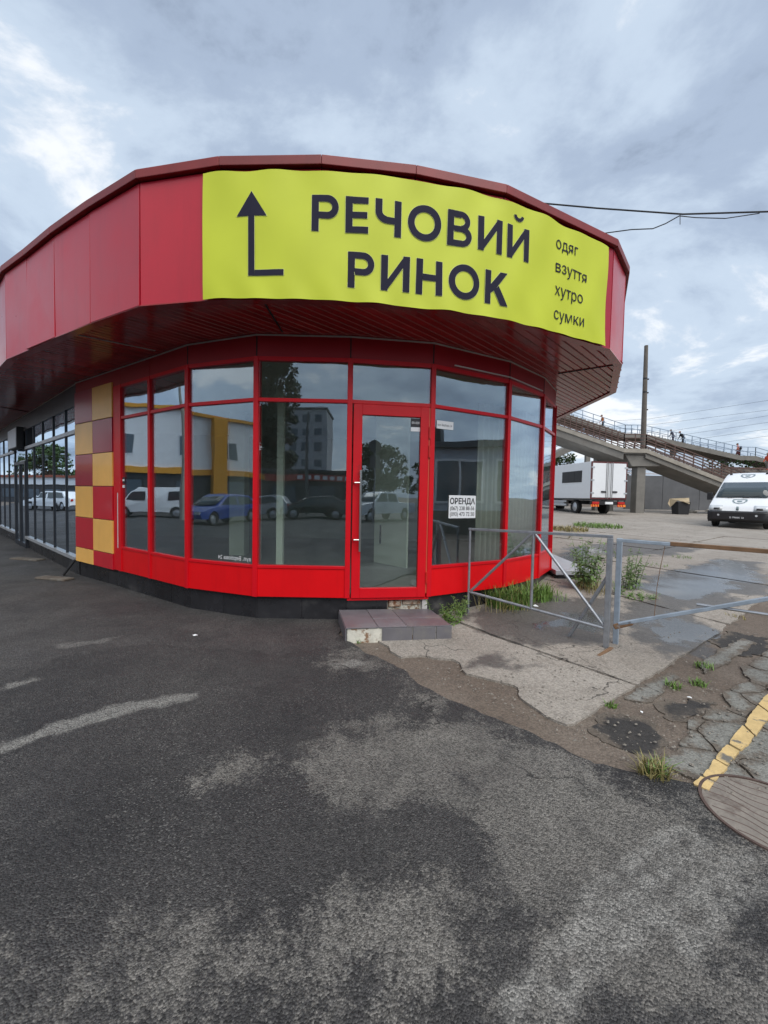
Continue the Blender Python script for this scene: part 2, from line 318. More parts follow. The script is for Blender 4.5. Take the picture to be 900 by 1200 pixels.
# ------------------------------------------------------------------ mesh helpers
FR = {}
def tag(o, label=None, cat=None, group=None, kind=None):
    if label: o['label'] = label
    if cat: o['category'] = cat
    if group: o['group'] = group
    if kind: o['kind'] = kind
    return o
def thing(name, loc, label, cat, group=None, rz=0):
    o = bpy.data.objects.new(name, None); COL.objects.link(o); o.empty_display_size = .2
    o.location = loc; o.rotation_euler = (0, 0, rz)
    FR[o] = Matrix.Translation(Vector(loc)) @ Matrix.Rotation(rz, 4, 'Z')
    return tag(o, label, cat, group)
class MB:
    def __init__(s): s.v = []; s.f = []
    def add(s, vs, fs):
        n = len(s.v); s.v += [tuple(v) for v in vs]; s.f += [tuple(n + i for i in f) for f in fs]; return s
    def box(s, x0, x1, y0, y1, z0, z1):
        return s.add([(x0, y0, z0), (x1, y0, z0), (x1, y1, z0), (x0, y1, z0), (x0, y0, z1), (x1, y0, z1), (x1, y1, z1), (x0, y1, z1)],
                     [(3, 2, 1, 0), (4, 5, 6, 7), (0, 1, 5, 4), (1, 2, 6, 5), (2, 3, 7, 6), (3, 0, 4, 7)])
    def hexa(s, b, t):      # bottom 4 pts, top 4 pts
        return s.add(list(b) + list(t), [(3, 2, 1, 0), (4, 5, 6, 7), (0, 1, 5, 4), (1, 2, 6, 5), (2, 3, 7, 6), (3, 0, 4, 7)])
    def bar(s, p, q, w, h=None, up=(0, 0, 1)):
        p, q = Vector(p), Vector(q); h = h or w; d = (q - p).normalized(); up = Vector(up)
        sx = d.cross(up)
        if sx.length < 1e-4: sx = d.cross(Vector((1, 0, 0)))
        sx.normalize(); sz = sx.cross(d).normalized(); c = []
        for o in (p, q):
            c += [o - sx * w / 2 - sz * h / 2, o + sx * w / 2 - sz * h / 2, o + sx * w / 2 + sz * h / 2, o - sx * w / 2 + sz * h / 2]
        return s.add(c, [(0, 1, 2, 3), (7, 6, 5, 4), (0, 4, 5, 1), (1, 5, 6, 2), (2, 6, 7, 3), (3, 7, 4, 0)])
    def tube(s, pts, r, n=8, caps=True):
        pts = [Vector(p) for p in pts]; rs = r if isinstance(r, (list, tuple)) else [r] * len(pts); rings = []
        pu = None
        for i, p in enumerate(pts):
            d = (pts[min(i + 1, len(pts) - 1)] - pts[max(i - 1, 0)]).normalized()
            a = Vector((0, 0, 1)) if abs(d.z) < .9 else Vector((1, 0, 0))
            if pu is not None: a = pu
            u = (a - d * a.dot(d)).normalized(); w = d.cross(u); pu = u
            rings.append([p + (u * math.cos(t) + w * math.sin(t)) * rs[i] for t in [2 * PI * k / n for k in range(n)]])
        vs = [v for R in rings for v in R]; fs = []
        for i in range(len(pts) - 1):
            for k in range(n): fs.append((i * n + k, i * n + (k + 1) % n, (i + 1) * n + (k + 1) % n, (i + 1) * n + k))
        if caps: fs += [tuple(range(n))[::-1], tuple((len(pts) - 1) * n + k for k in range(n))]
        return s.add(vs, fs)
    def prism(s, poly, z0, z1):
        n = len(poly); b = [(p[0], p[1], z0) for p in poly]; t = [(p[0], p[1], z1) for p in poly]
        return s.add(b + t, [tuple(range(n))[::-1], tuple(range(n, 2 * n))] + [(i, (i + 1) % n, n + (i + 1) % n, n + i) for i in range(n)])
    def lathe(s, c, axis, prof, n=16):   # prof: (dist along axis, radius)
        ax = Vector(axis).normalized(); a = Vector((0, 0, 1)) if abs(ax.z) < .9 else Vector((1, 0, 0))
        u = (a - ax * a.dot(ax)).normalized(); w = ax.cross(u); c = Vector(c); vs = []; fs = []
        for d, r in prof:
            vs += [c + ax * d + (u * math.cos(2 * PI * k / n) + w * math.sin(2 * PI * k / n)) * r for k in range(n)]
        for i in range(len(prof) - 1):
            for k in range(n): fs.append((i * n + k, i * n + (k + 1) % n, (i + 1) * n + (k + 1) % n, (i + 1) * n + k))
        fs += [tuple(range(n))[::-1], tuple((len(prof) - 1) * n + k for k in range(n))]
        return s.add(vs, fs)
    def build(s, name, mat, parent=None, smooth=False, bevel=0, local=False, fixn=True, angle=35):
        me = bpy.data.meshes.new(name); vs = s.v
        fr = FR.get(parent)
        if fr is not None and not local:
            inv = fr.inverted(); vs = [tuple(inv @ Vector(v)) for v in vs]
        me.from_pydata(vs, [], s.f)
        if fixn:
            bm = bmesh.new(); bm.from_mesh(me); bmesh.ops.recalc_face_normals(bm, faces=bm.faces); bm.to_mesh(me); bm.free()
        me.materials.append(mat)
        if smooth:
            me.shade_smooth(); me.set_sharp_from_angle(angle=math.radians(angle))
        o = bpy.data.objects.new(name, me); COL.objects.link(o)
        if parent is not None:
            o.parent = parent
            if fr is not None: FR[o] = fr
        if bevel:
            md = o.modifiers.new('bevel', 'BEVEL'); md.width = bevel; md.segments = 2; md.limit_method = 'ANGLE'
        return o
def box(*a): return MB().box(*a)
def V2(p): return Vector((p[0], p[1]))
def offset_poly(pts, o):     # open polyline, left-to-right as seen from outside; +o = outward (towards street)
    P = [V2(p) for p in pts]; out = []
    def nrm(i): e = (P[i + 1] - P[i]).normalized(); return Vector((e.y, -e.x))
    for i in range(len(P)):
        if i == 0: n = nrm(0); out.append(P[0] + n * o)
        elif i == len(P) - 1: n = nrm(i - 1); out.append(P[i] + n * o)
        else:
            a, b = nrm(i - 1), nrm(i); m = (a + b).normalized(); out.append(P[i] + m * (o / max(.3, m.dot(a))))
    return out
def strip_seg(pts, i, o0, o1, z0, z1, gap=0, mb=None, ext=0):   # mitred prism on segment i of a polyline
    A, B = offset_poly(pts, o0), offset_poly(pts, o1); mb = mb or MB()
    a0, a1, b0, b1 = A[i], A[i + 1], B[i], B[i + 1]
    if gap:
        d = (a1 - a0).normalized(); a0 = a0 + d * gap; a1 = a1 - d * gap; b0 = b0 + d * gap; b1 = b1 - d * gap
    q = [a0, a1, b1, b0]
    return mb.hexa([(p.x, p.y, z0) for p in q], [(p.x, p.y, z1) for p in q])
def sbox(a, b, s0, s1, o0, o1, z0, z1, mb=None):    # box on a wall segment a-b: distance along, outward offset
    a, b = V2(a), V2(b); d = (b - a).normalized(); n = Vector((d.y, -d.x)); mb = mb or MB()
    q = [a + d * s0 + n * o0, a + d * s1 + n * o0, a + d * s1 + n * o1, a + d * s0 + n * o1]
    return mb.hexa([(p.x, p.y, z0) for p in q], [(p.x, p.y, z1) for p in q])
def spt(a, b, s, o, z):
    a, b = V2(a), V2(b); d = (b - a).normalized(); n = Vector((d.y, -d.x)); p = a + d * s + n * o; return Vector((p.x, p.y, z))
def text_mesh(body, offset=0, width=None, height=None, font_h=None, cuts=0):
    c = bpy.data.curves.new('lettering', 'FONT'); c.body = body; c.offset = offset; c.resolution_u = 4
    o = bpy.data.objects.new('lettering', c); COL.objects.link(o)
    me = bpy.data.meshes.new_from_object(o.evaluated_get(bpy.context.evaluated_depsgraph_get()))
    bpy.data.objects.remove(o); bpy.data.curves.remove(c)
    co = np.array([v.co[:] for v in me.vertices]); x0, x1 = co[:, 0].min(), co[:, 0].max()
    sx = (width / (x1 - x0)) if width else height / .729
    sy = height / .729 if height else sx
    bm = bmesh.new(); bm.from_mesh(me); bpy.data.meshes.remove(me)
    for v in bm.verts: v.co.x = (v.co.x - x0) * sx; v.co.y *= sy
    if cuts:
        w = (x1 - x0) * sx; k = cuts
        while k < w:
            bmesh.ops.bisect_plane(bm, geom=bm.verts[:] + bm.edges[:] + bm.faces[:], plane_co=(k, 0, 0), plane_no=(1, 0, 0)); k += cuts
    vs = [tuple(v.co) for v in bm.verts]; bm.verts.index_update(); fs = [tuple(v.index for v in f.verts) for f in bm.faces]; bm.free()
    return vs, fs
def place_text(name, vs, fs, fn, mat, parent):
    mb = MB(); mb.v = [tuple(fn(v[0], v[1])) for v in vs]; mb.f = fs
    return mb.build(name, mat, parent, fixn=False)

# ------------------------------------------------------------------ ground
def sdf(poly, X, Y):       # + inside
    poly = np.array([(p[0], p[1]) for p in poly], float); d2 = np.full(X.shape, 1e9); ins = np.zeros(X.shape, bool)
    for i in range(len(poly)):
        a, b = poly[i], poly[(i + 1) % len(poly)]; e = b - a
        t = np.clip(((X - a[0]) * e[0] + (Y - a[1]) * e[1]) / (e @ e + 1e-12), 0, 1)
        d2 = np.minimum(d2, (X - a[0] - t * e[0]) ** 2 + (Y - a[1] - t * e[1]) ** 2)
        c = ((a[1] > Y) != (b[1] > Y)) & (X < (b[0] - a[0]) * (Y - a[1]) / (b[1] - a[1] + 1e-12) + a[0]); ins ^= c
    d = np.sqrt(d2); return np.where(ins, d, -d)
def vnoise(X, Y, s, seed):      # cheap value noise -1..1
    r = np.random.RandomState(seed); T = r.rand(64, 64); x, y = X * s, Y * s
    i, j = np.floor(x).astype(int), np.floor(y).astype(int); u, v = x - i, y - j; u = u * u * (3 - 2 * u); v = v * v * (3 - 2 * v)
    g = lambda a, b: T[a % 64, b % 64]
    return ((g(i, j) * (1 - u) + g(i + 1, j) * u) * (1 - v) + (g(i, j + 1) * (1 - u) + g(i + 1, j + 1) * u) * v) * 2 - 1
gzv = np.vectorize(gz)
def axis(lo, hi, flo, fhi, fine, coarse):
    a = [flo - coarse * k for k in range(1, int((flo - lo) / coarse) + 1)][::-1]
    return np.array([lo] * (not a or a[0] > lo + 1e-6) + a + list(np.arange(flo, fhi, fine)) + [fhi + coarse * k for k in range(int((hi - fhi) / coarse) + 1)])
def grid_clip(name, xs, ys, field, zoff, mat, skirt=.04, attrs={}, parent=None, bumpz=0):
    X, Y = np.meshgrid(xs, ys); Fd = field(X, Y); ny, nx = X.shape
    V = []; Fc = []; key = {}
    def gv(j, i):
        k = (j, i)
        if k not in key: key[k] = len(V); V.append((X[j, i], Y[j, i]))
        return key[k]
    def ev(a, b):
        k = (min(a, b), max(a, b))
        if k not in key:
            fa, fb = Fd[a], Fd[b]; t = fa / (fa - fb); key[k] = len(V)
            V.append((X[a] + t * (X[b] - X[a]), Y[a] + t * (Y[b] - Y[a])))
        return key[k]
    ins = Fd > 0
    for j in range(ny - 1):
        for i in range(nx - 1):
            c = ((j, i), (j, i + 1), (j + 1, i + 1), (j + 1, i)); s = [ins[q] for q in c]
            if all(s): Fc.append([gv(*q) for q in c])
            elif any(s):
                p = []
                for k in range(4):
                    a, b = c[k], c[(k + 1) % 4]
                    if s[k]: p.append(gv(*a))
                    if s[k] != s[(k + 1) % 4]: p.append(ev(a, b))
                if len(p) > 2: Fc.append(p)
    if not Fc: return None
    VA = np.array(V); Z = gzv(VA[:, 0], VA[:, 1]) + zoff
    if bumpz: Z = Z + bumpz * vnoise(VA[:, 0], VA[:, 1], .9, 5) + bumpz * .4 * vnoise(VA[:, 0], VA[:, 1], 3.1, 6)
    me = bpy.data.meshes.new(name); me.from_pydata([(a, b, c) for (a, b), c in zip(V, Z)], [], Fc)
    for an, fn in attrs.items():
        at = me.attributes.new(an, 'FLOAT', 'POINT'); at.data.foreach_set('value', fn(VA[:, 0], VA[:, 1]).astype(np.float32))
    if skirt:
        bm = bmesh.new(); bm.from_mesh(me); be = [e for e in bm.edges if e.is_boundary]
        r = bmesh.ops.extrude_edge_only(bm, edges=be)
        for v in [g for g in r['geom'] if isinstance(g, bmesh.types.BMVert)]: v.co.z -= skirt
        bm.to_mesh(me); bm.free()
    me.materials.append(mat); me.shade_smooth(); me.set_sharp_from_angle(angle=math.radians(30))
    o = bpy.data.objects.new(name, me); COL.objects.link(o)
    if parent: o.parent = parent
    return o
def pxpoly(pts): return [gp(*p) for p in pts]
def multi(polys):
    def fn(X, Y):
        r = np.full(np.shape(X), -9.)
        for p in polys: r = np.maximum(r, sdf(p, X, Y))
        return r
    return fn
# damp and puddled places in the yard, seen beside and behind the railing
DAMP = [pxpoly(p) for p in (
    [(545, 745), (560, 715), (640, 700), (720, 700), (745, 730), (715, 752), (660, 758), (600, 752)],
    [(735, 705), (800, 715), (850, 745), (835, 765), (780, 775), (735, 745), (725, 720)],
    [(735, 690), (780, 672), (830, 655), (890, 660), (900, 690), (860, 712), (790, 715)],
    [(520, 775), (545, 768), (590, 770), (612, 782), (590, 792), (545, 790)],
    [(690, 640), (740, 632), (830, 640), (800, 650), (720, 655)],
    [(648, 660), (672, 640), (700, 640), (690, 672), (655, 690)])]
damp_fn = multi(DAMP)
POOL = [pxpoly(p) for p in ([(737, 685), (780, 672), (822, 664), (852, 657), (884, 664), (893, 680), (855, 694), (824, 703), (790, 704), (775, 697)], [(650, 662), (668, 642), (702, 640), (712, 650), (690, 658), (668, 668)], [(745, 735), (790, 722), (838, 740), (820, 756), (775, 760)], [(640, 735), (690, 715), (712, 722), (690, 742)])]
pool_fn = multi(POOL)
# base sheet to the horizon
gx = np.concatenate([-np.geomspace(600, 14, 22), np.arange(-12, 12.01, .4), np.geomspace(14, 600, 26)])
gy = np.concatenate([-np.geomspace(600, 8, 16), np.arange(-6, 16.01, .4), np.geomspace(18, 900, 26)])
o = grid_clip('ground', gx, gy, lambda X, Y: np.ones(X.shape), 0, MATS['soil'], 0, {'damp': damp_fn, 'pool': pool_fn})
tag(o, kind='structure')

# asphalt sheet
EDGE = [(398, 746), (412, 757), (430, 768), (465, 786), (500, 806), (535, 826), (567, 842), (600, 852), (624, 862), (645, 874), (664, 884), (700, 897), (731, 907), (770, 915), (811, 922), (835, 932), (900, 948)]
ASPH = [gp(*p) for p in EDGE] + [(2.6, 1.9), (4.0, 1.5), (9, .5), (22, -2), (60, -10), (60, -90), (-90, -90), (-90, 60), (-22, 22), (-5, 8), (-.5, 5.4)]
WORN = [pxpoly(p) for p in (
    [(560, 1199), (600, 1060), (570, 1010), (440, 1060), (330, 1090), (250, 1115), (100, 1120), (-40, 1150), (-60, 1199)],
    [(340, 905), (385, 862), (440, 850), (500, 842), (565, 852), (640, 878), (735, 915), (830, 950), (899, 1010), (899, 1199), (640, 1199), (590, 1060), (545, 1000), (500, 965), (410, 960)],
    [(245, 917), (280, 890), (318, 886), (300, 910), (262, 924)],
    [(40, 1199), (70, 1150), (150, 1120), (250, 1135), (330, 1100), (400, 1050), (470, 1080), (560, 1199)],
    [(380, 782), (400, 770), (425, 770), (450, 785), (430, 790), (395, 792)],
    [(470, 800), (500, 812), (560, 845), (520, 842), (480, 825)])]
DARKP = [pxpoly(p) for p in ([(515, 890), (540, 885), (565, 915), (590, 935), (570, 945), (540, 930)], [(440, 965), (500, 940), (560, 960), (570, 985), (520, 1000), (450, 990)], [(540, 880), (610, 885), (590, 900), (550, 895)],
    [(600, 1090), (700, 1020), (790, 975), (830, 985), (720, 1050), (640, 1110)])]
STRIP = [pxpoly(p) for p in ([(-40, 886), (0, 874), (60, 851), (130, 832), (240, 810), (238, 819), (130, 848), (50, 870), (0, 889), (-40, 900)], [(60, 757), (110, 752), (150, 745), (120, 757), (70, 764)], [(384, 780), (420, 776), (432, 784), (400, 788)], [(0, 806), (40, 795), (50, 800), (0, 814)])]
def ribbon(px, w):
    P_ = [gp(*p) for p in px]; A_ = offset_poly([(p.x, p.y) for p in P_], w); B_ = offset_poly([(p.x, p.y) for p in P_], -w); return A_ + B_[::-1]
TYRE = [ribbon([(590, 1199), (640, 1130), (700, 1085), (760, 1040), (830, 990)], .022), ribbon([(640, 1199), (700, 1130), (780, 1070), (860, 1015)], .018), ribbon([(730, 1120), (800, 1065), (880, 1010)], .016), ribbon([(680, 1060), (740, 1015), (800, 975)], .014), ribbon([(800, 1120), (850, 1075), (899, 1040)], .02)]
OVER = [gp(*p) for p in [(-60, 830), (0, 806), (60, 780), (120, 765), (190, 757), (225, 763), (270, 765), (330, 770), (372, 766), (397, 758), (400, 745)]] + [(-.5, 5.2), (-2.6, 5.6), (-5.6, 7.6), (-12, 13), (-14, 12), (-9, 6)]
ax_ = axis(-90, 60, -5.6, 3.4, .05, 3.0); ay_ = axis(-90, 60, .5, 8.0, .05, 3.0)
def asph_field(X, Y): return sdf(ASPH, X, Y) + np.where((X > -1) & (Y > 1.2), .035 * vnoise(X, Y, 6.5, 1) + .018 * vnoise(X, Y, 17, 2), 0)
o = grid_clip('asphalt_pavement', ax_, ay_, asph_field, .022, MATS['asphalt'], .05,
              {'worn': lambda X, Y: multi(WORN)(X, Y) - 1.6 * np.clip(multi(DARKP)(X, Y) + .06, 0, 1), 'strip': multi(STRIP), 'tyre': multi(TYRE), 'over': lambda X, Y: sdf(OVER, X, Y)}, bumpz=.006)
tag(o, kind='structure')

# concrete yard: separate slabs near, one sheet beyond
J0 = Vector((1.30, 2.70)); U = Vector((.797, .604)); Vv = Vector((-.604, .797))
YARD = [gp(*p) for p in [(470, 772), (500, 771), (538, 776), (545, 791), (584, 800), (609, 805), (609, 818), (633, 836), (655, 848), (671, 854)]]
YARD += [V2(J0 + U * 3.0), V2(J0 + U * 60), V2(J0 + U * 60 + Vv * 60), (-1, 40), (-1, 6)]
yroot = thing('concrete_yard', (0, 0, 0), None, None); yroot['kind'] = 'structure'
def yard_field(X, Y): return sdf(YARD, X, Y) + .03 * vnoise(X, Y, 5.5, 3) + .015 * vnoise(X, Y, 15, 4)
yat = {'damp': damp_fn, 'pool': pool_fn}
ucuts = [-1.2, 1.05, 3.75, 6.6, 9.5, 12.5, 15.5]; vcuts = [0, 2.8, 5.6, 8.4]
for iu in range(len(ucuts) - 1):
    for iv in range(len(vcuts) - 1):
        u0, u1, v0, v1 = ucuts[iu], ucuts[iu + 1], vcuts[iv], vcuts[iv + 1]
        def fld(X, Y, u0=u0, u1=u1, v0=v0, v1=v1):
            u = (X - J0.x) * U.x + (Y - J0.y) * U.y; v = (X - J0.x) * Vv.x + (Y - J0.y) * Vv.y
            w = .018 * vnoise(X, Y, 7, 9) + .01 * vnoise(X, Y, 19, 10)
            return np.minimum(yard_field(X, Y), np.minimum(np.minimum(u - u0, u1 - u), np.minimum(v - v0, v1 - v)) - .022 + w)
        cs = [J0 + U * a + Vv * b for a in (u0, u1) for b in (v0, v1)]
        x0, x1 = min(c.x for c in cs) - .2, max(c.x for c in cs) + .2; y0, y1 = min(c.y for c in cs) - .2, max(c.y for c in cs) + .2
        st = .06 if y0 < 5 else .14
        grid_clip('slab', np.arange(x0, x1 + st, st), np.arange(y0, y1 + st, st), fld, .020 + rnd.uniform(-.005, .006), MATS['yard_concrete'], .05, yat, yroot, bumpz=.004)
def far_field(X, Y):
    u = (X - J0.x) * U.x + (Y - J0.y) * U.y; v = (X - J0.x) * Vv.x + (Y - J0.y) * Vv.y
    inr = np.minimum(np.minimum(u - ucuts[0], ucuts[-1] - u), np.minimum(v, vcuts[-1] - v))
    return np.minimum(np.minimum(-inr - .02, sdf([(1.5, 5), (70, 5), (70, 36), (1.5, 36)], X, Y)), yard_field(X, Y))
grid_clip('slab_field', np.arange(1, 60, .5), np.arange(4, 40, .5), far_field, .018, MATS['yard_concrete'], .03, yat, yroot, bumpz=.004)
# broken slab remnants, tar patches
def piece(name, px, zo, mat, parent, seed, res=.03, noise=.02):
    pl = pxpoly(px); xs = [p.x for p in pl]; ys = [p.y for p in pl]
    return grid_clip(name, np.arange(min(xs) - .1, max(xs) + .1, res), np.arange(min(ys) - .1, max(ys) + .1, res),
                     lambda X, Y: sdf(pl, X, Y) + noise * vnoise(X, Y, 9, seed) + noise * .6 * vnoise(X, Y, 23, seed + 1), zo, mat, .04, {'rim': lambda X, Y: sdf(pl, X, Y)}, parent, bumpz=.004)
REM = [[(729, 819), (752, 805), (789, 790), (796, 797), (776, 813), (757, 827), (742, 824)], [(815, 780), (840, 765), (870, 748), (885, 755), (850, 780), (826, 790)]]
for i, p in enumerate(REM): piece('slab_fragment', p, .013 + .003 * (i % 3), MATS['slab_remnant'], yroot, 20 + i)
# cracked apron round the yellow line: warped cells parted by narrow cracks
APR = pxpoly([(770, 895), (788, 872), (812, 862), (806, 846), (828, 834), (852, 836), (850, 815), (872, 800), (868, 782), (900, 760), (960, 742), (1010, 760), (1010, 960), (905, 948), (835, 933), (811, 923), (788, 910)])
RS = np.random.RandomState(4); seeds = []
while len(seeds) < 34:
    c_ = RS.uniform((1.3, 1.9), (4.6, 4.2))
    if sdf(APR, np.array(c_[0]), np.array(c_[1])) > -.15 and all((c_[0] - q[0]) ** 2 + (c_[1] - q[1]) ** 2 > .30 ** 2 * (.5 + .9 * RS.rand()) for q in seeds): seeds.append(c_)
    elif RS.rand() < .004: break
for i, c_ in enumerate(seeds):
    if i % 7 == 3: continue
    def cell(X, Y, i=i, c_=c_):
        Xw = X + .045 * vnoise(X, Y, 4.5, 61) + .018 * vnoise(X, Y, 15, 62); Yw = Y + .045 * vnoise(X, Y, 4.5, 63) + .018 * vnoise(X, Y, 15, 64); r = np.full(X.shape, 9.)
        for j, q in enumerate(seeds):
            if j == i: continue
            d = np.array(q) - c_; L_ = np.hypot(*d)
            if L_ < 1.6: r = np.minimum(r, L_ / 2 - ((Xw - c_[0]) * d[0] + (Yw - c_[1]) * d[1]) / L_)
        return np.minimum(r - .006 - .006 * vnoise(X, Y, 2.1, 65), sdf(APR, X, Y) + .05 * vnoise(X, Y, 6, 66))
    grid_clip('slab_fragment', np.arange(c_[0] - .6, c_[0] + .6, .025), np.arange(c_[1] - .6, c_[1] + .6, .025), cell, .015 + .004 * RS.rand(), MATS['slab_remnant'], .035, {'rim': cell}, yroot, bumpz=.004)
TAR = [[(692, 855), (710, 838), (750, 842), (784, 866), (772, 890), (740, 885), (708, 868)], [(771, 826), (802, 820), (840, 824), (820, 842), (790, 845)],
       [(832, 752), (860, 742), (905, 748), (905, 770), (860, 770)], [(862, 868), (880, 850), (905, 855), (900, 880), (870, 885)]]
for i, p in enumerate(TAR): piece('tar_patch', p, .009, MATS['tar_remnant'], yroot, 50 + i, res=.02, noise=.06)
# yellow line in chipped pieces
YL = [([(889, 829), (902, 814), (917, 826), (904, 841)], 70), ([(871, 853), (888, 830), (903, 842), (885, 866)], 71), ([(853, 875), (870, 854), (884, 867), (868, 884)], 72), ([(838, 894), (852, 876), (867, 885), (853, 903)], 73), ([(822, 914), (837, 895), (852, 904), (838, 921)], 74), ([(812, 924), (821, 915), (837, 922), (829, 931)], 75)]
YL.append(([(903, 812), (925, 785), (960, 745), (975, 755), (940, 798), (919, 825)], 76))
YP = [gp(*p) for p in [(886, 832), (905, 808), (925, 780), (950, 752), (966, 760), (945, 790), (920, 824), (903, 842)]]
ylroot = thing('yellow_line', gp(860, 880), None, None); ylroot['kind'] = 'structure'
for p, sd in YL:
    o = piece('paint_stretch', p, .030, M_yline, None, sd, .010, .006); o.parent = ylroot; o.matrix_parent_inverse = FR[ylroot].inverted()
# ------------------------------------------------------------------ pavilion
W = [(-5.46, 7.28), (-4.07, 6.34), (-3.33, 5.84), (-2.54, 5.30), (-1.54, 4.92), (-.43, 4.93), (.57, 5.08), (1.69, 5.70), (2.44, 6.42), (2.95, 7.20), (3.14, 8.4), (3.14, 15.0)]
GD = Vector((-.757, .653)); G0 = Vector((-5.50, 7.34))
WING_L = 15.0
GEND = G0 + GD * WING_L
FP = [(-5.92, 6.35), (-5.51, 6.01), (-4.84, 5.60), (-4.09, 5.12), (-3.33, 4.67), (-2.51, 4.22), (-1.62, 4.04), (-.65, 4.0), (.24, 4.10), (1.17, 4.32), (2.76, 5.15), (3.24, 5.72), (3.99, 7.19), (4.05, 9.71), (4.05, 15.0)]
FPL = [tuple(V2(FP[0]) + GD * 1.0 * k) for k in (12, 11, 10, 9, 8, 7, 6, 5, 4, 3, 2, 1)]
FALL = FPL + FP
ZB, ZS, ZS2, ZT, ZH, ZSOF, ZF0, ZF1 = .303, .655, .69, 2.665, 3.147, 3.435, 3.425, 4.63
bld = thing('market_pavilion', (0, 7, 0), 'rounded red market pavilion with glazed shopfront and deep overhanging fascia', 'building')
# --- plinth tiles
PL = W[:]
for i in range(len(W) - 1):
    a, b = V2(W[i]), V2(W[i + 1]); L = (b - a).length
    n = max(1, round(L / .62)) if i < 10 else 1
    for k in range(n):
        if i == 5: continue
        s0, s1 = L * k / n, L * (k + 1) / n
        sbox(a, b, s0 + .002, s1 - .002, -.30, -.045 + rnd.uniform(-.002, .002), -.05, ZB - .004).build('plinth_tile', M_plinth, bld)
# behind the step: black riser tile, broken render
a, b = W[5], W[6]
sbox(a, b, .0, .50, -.30, -.03, .0, ZB - .006).build('plinth_tile', M_plinth, bld)
sbox(a, b, .505, 1.0, -.30, -.075, .0, ZB - .006).build('broken_render', M_plaster, bld)
m = MB()
for s0, s1, z0, z1, o in ((.52, .68, .17, .25, -.04), (.70, .93, .19, .292, -.052), (.56, .66, .25, .285, -.058)):
    sbox(a, b, s0, s1, -.09, o, z0, z1, m)
m.build('render_lump', PM('rusty_render', (.45, .36, .28), .9, var=.5, scale=20, bump=.8, bscale=40, dirt=(.22, .09, .04), dirt_lo=.45, dirt_hi=.6, dirt_scale=14), bld, bevel=.01)
sbox(a, b, .945, 1.008, -.09, -.02, .12, ZB - .006).build('white_block', M_whitetrim, bld)
# --- curtain wall facets
FAC = range(1, 10)
for i in FAC:
    a, b = V2(W[i]), V2(W[i + 1]); L = (b - a).length
    if i == 9: L -= .0
    door = (i == 5)
    if not door:
        strip_seg(W, i, -.05, .012, ZB, ZS - .004, .006).build('sill_panel', M_sill, bld, bevel=.004)
        strip_seg(W, i, -.05, .022, ZS - .002, ZS2, .0).build('sill_rail', M_frame, bld, bevel=.003)
        sbox(a, b, .02, L - .02, -.012, -.004, ZS2 - .01, ZT - .015).build('pane', M_glass, bld)
    sbox(a, b, .02, L - .02, -.012, -.004, ZT + .018, ZH - .01).build('pane', M_glass, bld)
    strip_seg(W, i, -.045, .020, ZT - .022, ZT + .022, .0).build('transom', M_frame, bld, bevel=.003)
    strip_seg(W, i, -.045, .020, ZH - .025, ZH + .025, .0).build('head_rail', M_frame, bld, bevel=.003)
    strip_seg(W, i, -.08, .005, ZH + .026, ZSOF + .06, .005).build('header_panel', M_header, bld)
    strip_seg(W, i, .006, .016, ZSOF - .022, ZSOF - .006, .0).build('white_trim_strip', M_whitetrim, bld)
for i in range(1, 11):
    p = offset_poly(W, 0)[i]; e0 = (V2(W[i]) - V2(W[i - 1])).normalized(); e1 = (V2(W[i + 1]) - V2(W[i])).normalized(); d = (e0 + e1).normalized(); n = Vector((d.y, -d.x))
    w = .034 if i not in (1,) else .05
    q = [p - d * w - n * .06, p + d * w - n * .06, p + d * w * .9 + n * .028, p - d * w * .9 + n * .028]
    MB().hexa([(v.x, v.y, ZB + .001) for v in q], [(v.x, v.y, ZH + .02) for v in q]).build('mullion', M_frame, bld, bevel=.004)
    if i in (4, 5, 6, 7, 8, 3):
        sbox(p - d * .008, p + d * .008, 0, .016, -.02, .0075, ZH + .03, ZSOF - .03).build('header_joint', M_black, bld)
for i in (0, 10):
    a, b = V2(W[i]), V2(W[i + 1])
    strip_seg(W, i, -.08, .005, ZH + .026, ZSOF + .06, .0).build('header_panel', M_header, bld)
    strip_seg(W, i, .006, .016, ZSOF - .022, ZSOF - .006, .0).build('white_trim_strip', M_whitetrim, bld)
strip_seg(W, 10, -.12, .0, ZB, ZH + .025, .0).build('side_wall', M_header, bld)
# extra white conduit above the right-hand panes
mb = MB()
for i in (6, 7):
    s0, s1 = (.32, 1.28) if i == 6 else (0, .98)
    a, b = V2(W[i]), V2(W[i + 1]); mb.bar(spt(a, b, s0, .012, ZH + .062), spt(a, b, s1, .012, ZH + .062), .014, .014)
mb.build('conduit', M_whitetrim, bld)
# --- door leaf between mullions 5 and 6
a, b = V2(W[5]), V2(W[6]); L = (b - a).length
x0, x1, z0, z1 = .045, L - .045, ZB + .002, ZT - .026
mb = MB(); fw = .105
sbox(a, b, x0, x0 + fw, -.03, .034, z0, z1, mb); sbox(a, b, x1 - fw, x1, -.03, .034, z0, z1, mb)
sbox(a, b, x0 + fw, x1 - fw, -.03, .034, z1 - fw * 1.2, z1, mb); sbox(a, b, x0 + fw, x1 - fw, -.03, .034, z0, z0 + fw * 1.15, mb)
dr = mb.build('door', M_frame, bld, bevel=.004)
sbox(a, b, x0 + fw - .01, x1 - fw + .01, -.006, .002, z0 + .11, z1 - .12).build('pane', M_glass, dr)
mb = MB(); hx = x0 + fw * .88
mb.tube([spt(a, b, hx, .085, .88), spt(a, b, hx, .085, 1.85)], .014, 10)
for z in (1.02, 1.70): mb.tube([spt(a, b, hx - .075, .036, z), spt(a, b, hx - .07, .085, z), spt(a, b, hx, .085, z)], .010, 8)
